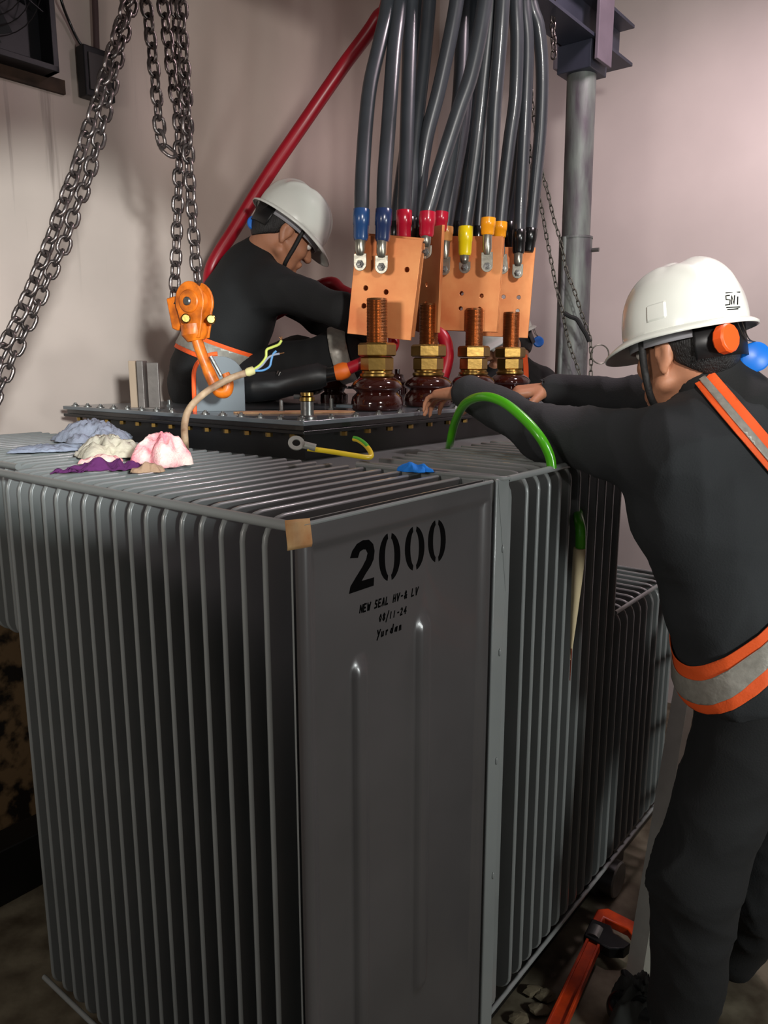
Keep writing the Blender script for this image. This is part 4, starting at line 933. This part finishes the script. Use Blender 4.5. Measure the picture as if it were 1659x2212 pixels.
def hard_hat(rt, c, f, l, u, s, knob, disc_pos, logo=None, slot=True):
    """shell with brim, visor and ridges. c = centre of the rim ellipse"""
    LX_, WY_, HZ_ = .132 * s, .108 * s, .140 * s
    def surf(az, el, o=0):
        ce, se = max(0, math.cos(el)) ** .78, math.sin(el) ** .94
        x, y, z = LX_ * ce * math.cos(az), WY_ * ce * math.sin(az), HZ_ * se
        xn, yn = x / s, y / s
        g = .0075 * math.exp(-(yn / .020) ** 2) * min(1, se * 1.6) + .004 * (math.exp(-((abs(yn) - .052) / .010) ** 2)) * (1 if xn > -.09 else .3) * min(1, se * 1.5)
        g -= .011 * math.exp(-((xn + .018) / .014) ** 2) * math.exp(-(yn / .045) ** 2) * (se > .7)
        n_ = Vector((x / LX_ ** 2, y / WY_ ** 2, z / HZ_ ** 2 + 1e-6)).normalized(); p = Vector((x, y, z)) + n_ * (g * s + o)
        return c + f * p.x + l * p.y + u * p.z
    na, ne = 96, 26; vs = []
    for j in range(ne + 1):
        for i in range(na): vs.append(surf(2 * math.pi * i / na, math.pi / 2 * j / ne * .999))
    fs = [(j * na + i, j * na + (i + 1) % na, (j + 1) * na + (i + 1) % na, (j + 1) * na + i) for j in range(ne) for i in range(na)]
    # brim rings
    prev = list(range(na)); base = len(vs)
    for st, (k, dz) in enumerate(((.25, -.001), (.6, -.004), (1, -.009), (1.0, -.014))):
        row = []
        for i in range(na):
            az = 2 * math.pi * i / na; ca = math.cos(az); w = (.012 + .040 * max(0, ca) ** 2.2 + .006 * max(0, -ca) ** 4) * s
            p = Vector((LX_ * ca, WY_ * math.sin(az), 0)); nn = Vector((ca / LX_, math.sin(az) / WY_, 0)).normalized()
            p = p + nn * w * k + Vector((0, 0, (dz - .022 * max(0, ca) ** 2 * k) * s)); row.append(len(vs)); vs.append(c + f * p.x + l * p.y + u * p.z)
        fs += [(prev[i], row[i], row[(i + 1) % na], prev[(i + 1) % na]) for i in range(na)]; prev = row
    link('hard_hat', vs, fs, M_white, rt, 70, solid=.0028 * s)['label'] = 'white hard hat'
    def strip(z0, z1, a0, a1, inset, name, m, n=40, x0=1.0):
        V = []
        for i in range(n + 1):
            az = a0 + (a1 - a0) * i / n; e = 1 if not callable(z0) else 1
            for z in (z0, z1):
                V.append(c + f * ((LX_ - inset) * math.cos(az)) + l * ((WY_ - inset) * math.sin(az)) + u * (z * s))
        return link(name, V, [(2 * i, 2 * i + 1, 2 * i + 3, 2 * i + 2) for i in range(n)], m, rt, 80, solid=.003)
    strip(-.026, .004, 0, 2 * math.pi, .012 * s, 'headband', mat('pale_grey_headband', (.60, .60, .62), .5))
    strip(-.072, -.006, R(128), R(232), .010 * s, 'rear_strap', mat('black_strap_plastic', (.07, .07, .075), .45))
    for sg in (-1, 1):
        a = R(180 - sg * 76); p0 = c + f * ((LX_ - .012 * s) * math.cos(a) + .0) + l * ((WY_ - .008 * s) * math.sin(a))
        j = c + f * .050 * s + l * (sg * .062 * s) - u * .135 * s; e = c + f * .075 * s - u * .150 * s
        p0 = c + f * .035 * s + l * (sg * .092 * s) - u * .002 * s
        MB().tube(spl([p0, p0.lerp(j, .5) + l * (sg * .008 * s), j, e], 6), .0075 * s, 8, flat=1.0, up=l).build('chin_strap', mat('black_webbing', (.10, .10, .10), .7, 0, .3, 200), rt, 80)
    bk = c - f * (LX_ - .006 * s) - u * .042 * s
    if knob:
        kc = bk + l * .050 * s + f * .006; m = MB(); prof = [(0, -.006), (.026, -.006), (.029, -.002), (.029, .014), (.026, .018), (0, .019)]
        m.lathe([(a * s, b * s) for a, b in prof], kc, (l, u, -f), 12); m.build('ratchet_knob', mat('orange_knob', (.95, .36, .12), .4), rt, 30, .001)
    dp = disc_pos; dn = (Vector((0, 0, CAMZ)) - dp).normalized(); dn = Vector((dn.x * .4 + .1, dn.y, .1)).normalized(); X = ZZ.cross(dn).normalized(); Z = dn.cross(X)
    dr = .030 * s if knob else .024 * s
    MB().lathe([(0, -.006), (dr * .86, -.006), (dr, -.002), (dr, .004), (dr * .86, .008), (0, .009)], dp, (X, Z, dn), 32).build('blue_disc', mat('blue_plastic_disc', (.05, .42, .80), .4), rt, 40)
    top = c - f * (LX_ + .004 * s) - u * .006 * s
    MB().tube(spl([top + l * .01 * s, top.lerp(dp, .5) + l * .004, dp + Z * dr], 5), .0012, 6).tube(spl([top + l * .025 * s, top.lerp(dp, .5) + l * .016, dp + Z * dr], 5), .0012, 6).build('cord', M_thin, rt)
    if logo:
        G_ = []
        for i in range(181):
            for j in range(91): 
                az, el = R(90 + i * .7), R(j * .6); G_.append((az, el))
        PT = np.array([tuple(surf(a, e)) for a, e in G_]); q = PT - np.array([0, 0, CAMZ]); cp, sp = math.cos(PITCH), math.sin(PITCH)
        dz_ = q[:, 1] * cp - q[:, 2] * sp; yy = q[:, 1] * sp + q[:, 2] * cp; PX = CX + FPX * q[:, 0] / dz_; PY = CY - FPX * yy / dz_; dist = np.linalg.norm(q, axis=1)
        def at(x, y):
            e = (PX - x) ** 2 + (PY - y) ** 2 + (dist - dist.min()) * 8; k = int(e.argmin()); return surf(G_[k][0], G_[k][1], .0022 * s)
        m = MB()
        x0, y0, x1, y1 = logo; w_ = (x1 - x0)
        L_ = [[(.0, .0), (1.0, -.06)], [(.30, .14), (.02, .16), (.02, .42), (.30, .44), (.30, .72), (0, .74)], [(.42, .74), (.44, .18), (.62, .72), (.64, .16)], [(.85, .74), (.87, .24)], [(.05, .92), (1.0, .88)], [(.14, 1.06), (.9, 1.02)]]
        for st in L_:
            P_ = [at(x0 + w_ * a, y0 + (y1 - y0) * b) for a, b in st]; m.tube(P_, .0011 * s, 6)
        m.build('hat_logo', M_ink, rt, 60)['label'] = 'small black SNI mark on the hat side'
    if slot:
        V = []
        for j in range(7):
            for i in range(7): V.append(surf(R(86 + 24 * i / 6), R(6 + 17 * j / 6), .004 * s if 0 < j < 6 and 0 < i < 6 else -.001))
        link('side_slot', V, [(j * 7 + i, j * 7 + i + 1, (j + 1) * 7 + i + 1, (j + 1) * 7 + i) for j in range(6) for i in range(6)], M_white, rt, 20)
def person(label, J, s, jm, opts):
    base = Vector(J['root']); rt = thing('person', label, 'person', base)
    f, l, u = basis(J['hf'], J.get('hu', ZZ)); hc = J['head']
    bf, bl, bu = basis(J['bf'])
    ch, pe, nk = J['chest'], J['pelvis'], J['neck']
    tu = (ch - pe).normalized(); sv = (J['shL'] - J['shR']).normalized(); tf = sv.cross(tu).normalized(); tl = tu.cross(tf).normalized()
    allp = [A3(v) for k, v in J.items() if k not in ('hf', 'hu', 'bf', 'root') and not k.startswith('hd') and not k.startswith('pn') and not k.startswith('th') and not k.startswith('curl')]
    allp = np.array(allp); lo, hi = allp.min(0) - .27, allp.max(0) + .27
    # ---- body: one continuous surface with head, neck, trunk, arms, hands and legs
    B = Field(lo, hi, .0068 if s > 1 else .006)
    hl = lambda x, y, z: hc + (f * x + l * y + u * z) * s
    fr = (f, l, u); S_ = lambda *r: tuple(q * s for q in r)
    B.ell(hl(-.012, 0, .025), S_(.100, .077, .096), fr); B.ell(hl(.030, 0, -.035), S_(.060, .062, .088), fr, .03)
    B.ell(hl(.045, 0, -.085), S_(.042, .046, .034), fr, .025); B.cone(hl(.083, 0, -.098), hl(.088, 0, -.100), .017 * s, None, .02)
    B.cone(hl(.088, 0, .006), hl(.108, 0, -.028), .009 * s, .014 * s, .012); B.ell(hl(.080, 0, .026), S_(.016, .048, .011), fr, .012)
    for g in (-1, 1):
        B.ell(hl(.066, g * .036, -.030), S_(.024, .022, .022), fr, .02); B.ell(hl(.098, g * .033, .002), S_(.018, .017, .010), fr, .008, '-')
        B.cone(hl(.104, g * .012, -.030), hl(.100, g * .014, -.031), .008 * s, None, .006)
        B.cone(hl(.010, g * .060, -.070), hl(.060, g * .040, -.092), .020 * s, .016 * s, .02)
    B.cone(hl(.096, -.020, -.058), hl(.096, .020, -.058), .007 * s, None, .006); B.cone(hl(.093, -.017, -.068), hl(.093, .017, -.068), .008 * s, None, .006)
    B.cone(hl(-.028, 0, -.050), nk, .056 * s, .064 * s, .03)
    B.ell(ch, S_(.165, .105, .19), (tl, tf, tu), .05); B.ell(ch.lerp(pe, .6), S_(.14, .10, .15), (tl, tf, tu), .05); B.ell(pe, S_(.155, .115, .11), (tl, tf, tu), .05)
    for X in 'LR':
        sh, el, wr = J['sh' + X], J['el' + X], J['wr' + X]
        B.cone(nk - tu * .02, sh, .055 * s, .052 * s, .04); B.cone(sh, el, .050 * s, .040 * s, .03); B.cone(el, wr, .041 * s, .027 * s, .02)
        g = 1 if X == 'L' else -1
        hand(B, wr, J['hd' + X], J['pn' + X], J['th' + X], s, J.get('curl' + X, (25, 35, 25)))
        hp_, kn, an, to = J['hip' + X], J['kn' + X], J['an' + X], J['to' + X]
        B.cone(hp_, kn, .082 * s, .055 * s, .04); B.cone(kn, an, .056 * s, .036 * s, .03); B.cone(an, to, .036 * s, .030 * s, .03)
    # ears last, crisper
    for g in (-1, 1):
        ea = (f * .97 + u * .1).normalized(), (l * g), u
        B.ell(hl(-.008, g * .079, -.012), S_(.021, .010, .034), (f, l, u), .008); B.ell(hl(-.002, g * .090, -.008), S_(.012, .007, .022), (f, l, u), .004, '-')
        B.cone(hl(-.006, g * .080, -.040), hl(-.004, g * .079, -.046), .009 * s, None, .006)
    V, Q = B.mesh(); V = relax(V, Q, 1); link('body', V, Q, M_skin, rt, 180)
    # eyes, brows
    for g in (-1, 1):
        MB().ell(hl(.081, g * .033, .002), S_(.012, .012, .012), fr, 14, 8).build('eye', mat('eye_white', (.85, .83, .80), .2), rt, 180)
        MB().tube([hl(.092, g * .018, .024), hl(.094, g * .034, .029), hl(.084, g * .052, .025)], .0038 * s, 8).build('eyebrow', M_hair, rt, 80)
    # ---- hair
    Hf = Field(A3(hc) - .17, A3(hc) + .17, .0045); Hf.ell(hl(-.014, 0, .022), S_(.108, .0845, .103), fr, 0); Hf.ell(hl(-.045, 0, -.030), S_(.064, .060, .060), fr, .03)
    for g in (-1, 1): Hf.ell(hl(.0, g * .088, -.030), S_(.030, .030, .045), fr, .008, '-')
    Hf.cut(hl(-.10, 0, -.092), -(u * .83 - f * -.55) if False else (f * .62 - u * .79).normalized())
    V, Q = Hf.mesh(); V = folds(V, Q, .0012, 3, (), 3); link('hair', V, Q, M_hair, rt, 180)
    # ---- jacket
    K = Field(lo, hi, .0085); jw = opts.get('jw', 1.0)
    K.ell(ch, S_(.195 * jw, .135 * jw, .215), (tl, tf, tu), .06); K.ell(ch.lerp(pe, .55), S_(.172 * jw, .132 * jw, .19), (tl, tf, tu), .07); K.ell(pe + tu * .03, S_(.182 * jw, .142 * jw, .13), (tl, tf, tu), .06)
    K.cone(nk - tu * .02, nk + (hc - nk) * .22, .082 * s, .072 * s, .03)
    for X in 'LR':
        sh, el, wr = J['sh' + X], J['el' + X], J['wr' + X]; aw = opts.get('aw', 1.0)
        K.cone(nk - tu * .035 * s, sh, .078 * s, .072 * s, .06); K.cone(sh, el, .073 * s * aw, .056 * s * aw, .05); K.cone(el, wr + (el - wr).normalized() * .01, .056 * s * aw, .041 * s * aw, .035)
        K.cone(wr, wr + (J['hd' + X]).normalized() * .04 * s, .030 * s, .024 * s, .0, '-')
    K.cone(nk + (hc - nk) * .10, nk + (hc - nk) * .9, .060 * s, .060 * s, 0, '-')
    hem = pe - tu * opts.get('hem', .07) * s; K.cut(hem, -tu)
    V, Q = K.mesh(); V = relax(V, Q, 1); V = folds(V, Q, opts.get('fold', .0042), opts.get('seed', 1), [(J['elL'], .16), (J['elR'], .16), (J['shL'], .14), (J['shR'], .14), (pe, .2)])
    link('jacket', V, Q, jm, rt, 180); JV = (V, Q)
    # ---- trousers
    T = Field(lo, hi, .0095); T.ell(pe - tu * .01, S_(.168, .132, .13), (tl, tf, tu), .05); T.cut(pe + tu * .10 * s, tu)
    for X in 'LR':
        hp_, kn, an = J['hip' + X], J['kn' + X], J['an' + X]; tw_ = opts.get('tw', 1.0)
        T.cone(hp_, kn, .096 * s * (tw_ * .5 + .5), .082 * s * tw_, .06); T.cone(kn, an, .082 * s * tw_, .062 * s * tw_, .04)
    for X in 'LR': pass
    V, Q = T.mesh(); V = relax(V, Q, 1); V = folds(V, Q, opts.get('tfold', .005), opts.get('seed', 1) + 9, [(J['knL'], .2), (J['knR'], .2), (J['anL'], .12), (J['anR'], .12)])
    link('trousers', V, Q, opts.get('tm', M_cloth), rt, 180); TV = (V, Q)
    # ---- boots
    for X in 'LR':
        an, to = J['an' + X], J['to' + X]; Fb = Field(np.minimum(A3(an), A3(to)) - .16, np.maximum(A3(an), A3(to)) + .16, .007)
        d = (to - an).normalized(); Fb.cone(an - d * .02 + ZZ * .0, an + (J['kn' + X] - an).normalized() * .10, .052 * s, .054 * s, .03); Fb.cone(an - ZZ * .005 - d * .03, to, .046 * s, .040 * s, .03)
        V, Q = Fb.mesh(); link('boot', V, Q, M_blk, rt, 180)
    return rt, JV, TV, dict(f=f, l=l, u=u, tu=tu, tl=tl, tf=tf)

# ---- A: the standing worker at the right
s = 1.10
NA = W(1563, 872, 1.74)
J = dict(root=Vector((.80, 1.74, ZF)), head=W(1478, 750, 1.78), hf=Vector((-.52, .83, -.20)), hu=Vector((-.10, .10, 1)), bf=Vector((-.78, .62, 0)),
    neck=NA, chest=W(1545, 1060, 1.74), pelvis=W(1640, 1440, 1.76),
    shL=W(1446, 968, 1.62), elL=W(1190, 944, 1.86), wrL=W(1008, 848, 2.12), hdL=Vector((-.55, .80, -.10)), pnL=Vector((.1, -.35, -.9)), thL=Vector((1, .2, 0)), curlL=(8, 34, 30),
    shR=Vector((.955, 1.90, 1.44)), elR=W(1405, 862, 2.16), wrR=W(1190, 842, 2.33), hdR=Vector((-.92, .12, -.06)), pnR=Vector((0, .2, -1)), thR=Vector((-.2, -1, 0)), curlR=(20, 28, 20),
    hipL=W(1640, 1500, 1.70), hipR=W(1720, 1510, 1.84), knL=W(1506, 1890, 1.66), knR=W(1640, 1900, 1.84))
J['anL'] = Vector((.76, 1.66, ZF + .10)); J['toL'] = J['anL'] + Vector((-.12, .10, -.055)); J['anR'] = Vector((1.0, 1.92, ZF + .10)); J['toR'] = J['anR'] + Vector((-.12, .10, -.055))
ra, JV, TV, D = person('standing worker at right in white helmet and charcoal jacket, reaching over the fins', J, s, M_cloth2, dict(seed=4, jw=1.17, aw=1.16, tw=1.25, fold=.0055, hem=.02, tm=M_cloth))
tu = D['tu']; V, Q = JV
hat_c = J['head'] + D['u'] * .030 * s - D['f'] * .004
hard_hat(ra, hat_c, D['f'], D['l'], D['u'], s * .98, True, W(1631, 771, 1.70), (1566, 634, 1596, 668))
# collar
NK = (J['head'] - NA)
K = Field(A3(NA) - .2, A3(NA) + .2, .006); K.cone(NA - NK * .12, NA + NK * .34, .098 * s, .080 * s, 0); K.cone(NA - NK * .5, NA + NK * .9, .073 * s, .066 * s, 0, '-')
V2, Q2 = K.mesh(); V2 = folds(V2, Q2, .003, 5); link('collar', V2, Q2, M_cloth, ra, 180)
# vest: shoulder straps and hem tape following the jacket
pw = W(1500, 1500, 1.6)
hemz = W(1560, 1440, 1.6)
hn = (tu - Vector((1, 0, 0)) * .66).normalized()
def hemband(a, b, off, m, nm):
    c = W(1560, 1458, 1.62); band(V, Q, [(c + hn * b, hn), (c + hn * a, -hn)], off, nm, m, ra)
hemband(-.047, .050, .006, M_hivis, 'vest_hem'); hemband(-.022, .024, .009, M_silver, 'reflective_tape')
# strap over the near shoulder and down the back
pa, pb_, pc_ = W(1535, 850, 1.66), W(1600, 905, 1.60), W(1670, 1010, 1.56)
pnrm = ((pb_ - pa).cross(pc_ - pa)); cdir = ((pb_ - Vector((0, 0, CAMZ))).cross(pc_ - pa)).normalized()
front = (tu * .3 - D['tf']).normalized()
kk = 1 if cdir.x < 0 else -1
cdir = cdir * kk
for a, b, off, m, nm in ((-.020, .024, .007, M_hivis, 'vest_strap'), (-.002, .012, .010, M_silver, 'reflective_tape')):
    band(V, Q, [(pb_ + cdir * b, cdir), (pb_ + cdir * a, -cdir), (hemz + tu * .12, -tu), (J['chest'] - D['tf'] * -.03, D['tf'])], off, nm, m, ra)

# ---- B: the worker squatting on the lid
s = 1.08
J = dict(root=W(450, 860, 2.95), head=W(618, 502, 2.90), hf=Vector((.80, .28, -.60)), hu=Vector((.45, .12, .8)), bf=Vector((1, .1, 0)),
    neck=W(552, 566, 2.93), chest=W(512, 672, 2.92), pelvis=W(446, 828, 2.93),
    shR=W(585, 622, 2.77), elR=W(738, 672, 2.64), wrR=W(800, 722, 2.86), hdR=Vector((.2, .3, -.9)), pnR=Vector((-1, 0, 0)), thR=Vector((.2, .9, 0)),
    shL=W(560, 605, 3.14), elL=W(690, 690, 3.22), wrL=W(790, 742, 3.05), hdL=Vector((.3, -.3, -.9)), pnL=Vector((-1, 0, 0)), thL=Vector((.1, -.9, 0)),
    hipR=W(470, 835, 2.86), hipL=W(470, 835, 3.06), knR=W(738, 768, 2.80), knL=W(640, 770, 3.34))
J['root'] = Vector((J['pelvis'].x, J['pelvis'].y, LZ))
J['anR'] = Vector((J['knR'].x - .16, J['knR'].y + .36, LZ + .075)); J['toR'] = J['anR'] + Vector((-.16, .05, -.02)); J['anL'] = Vector((J['knL'].x + .05, J['knL'].y - .30, LZ + .075)); J['toL'] = J['anL'] + Vector((-.16, -.02, -.02))
rb, JV, TV, D = person('worker in white helmet and black jacket sitting bent forward on the transformer lid', J, s, M_cloth, dict(seed=11, jw=1.0, fold=.0035, hem=.05, tm=M_cloth))
hard_hat(rb, J['head'] + D['u'] * .030 * s - D['f'] * .0, D['f'], D['l'], D['u'], s * .95, False, W(549, 482, 2.86), None, False)
V, Q = JV; tu = D['tu']; c = W(420, 742, 2.8); hn = Vector((.33, 0, .94)).normalized()
for a, b, off, m, nm in ((-.040, .034, .006, M_hivis, 'vest_hem'), (-.024, .020, .009, M_silver, 'reflective_tape')): band(V, Q, [(c + hn * b, hn), (c + hn * a, -hn), (W(590, 700, 2.9), Vector((1, 0, 0)))], off, nm, m, rb)
V, Q = TV; td = (J['knR'] - J['hipR']).normalized(); c = J['knR'] - td * .005
band(V, Q, [(c + td * .045, td), (c - td * .015, -td)], .006, 'knee_tape', M_silver, rb)

# ---- C: the worker standing behind the farthest bushing
J = dict(root=Vector((.585, 3.6, ZF)), head=W(1094, 742, 3.60), hf=Vector((-.85, -.25, -.35)), hu=Vector((-.3, 0, .9)), bf=Vector((-.8, -.5, 0)),
    neck=W(1112, 800, 3.62), chest=W(1112, 885, 3.62), pelvis=W(1112, 1070, 3.62),
    shR=W(1172, 832, 3.66), elR=W(1180, 955, 3.55), wrR=W(1120, 905, 3.35), hdR=Vector((-.7, -.6, .1)), pnR=Vector((0, 0, -1)), thR=Vector((-.6, .7, 0)),
    shL=W(1020, 832, 3.62), elL=W(1000, 945, 3.50), wrL=W(1040, 900, 3.32), hdL=Vector((.2, -.9, .1)), pnL=Vector((0, 0, -1)), thL=Vector((.9, .2, 0)),
    hipR=W(1135, 1090, 3.62), hipL=W(1085, 1090, 3.60), knR=W(1135, 1270, 3.60), knL=W(1085, 1270, 3.56))
J['anR'] = Vector((.64, 3.62, ZF + .10)); J['toR'] = J['anR'] + Vector((-.12, -.08, -.055)); J['anL'] = Vector((.52, 3.60, ZF + .10)); J['toL'] = J['anL'] + Vector((-.12, -.08, -.055))
rc_, JV, TV, D = person('worker mostly hidden behind the farthest bushing, in white helmet and black jacket', J, 1.04, M_cloth, dict(seed=21, hem=.1))
hard_hat(rc_, J['head'] + D['u'] * .032, D['f'], D['l'], D['u'], 1.04, False, W(1168, 728, 3.58) + Vector((0, .05, -.02)), None, False)
V, Q = JV; c = W(1137, 815, 3.5)
band(V, Q, [(c + Vector((.012, 0, 0)), Vector((1, 0, 0))), (c - Vector((.012, 0, 0)), Vector((-1, 0, 0))), (W(1137, 1000, 3.6), -ZZ)], .007, 'vest_strap', M_hivis, rc_)
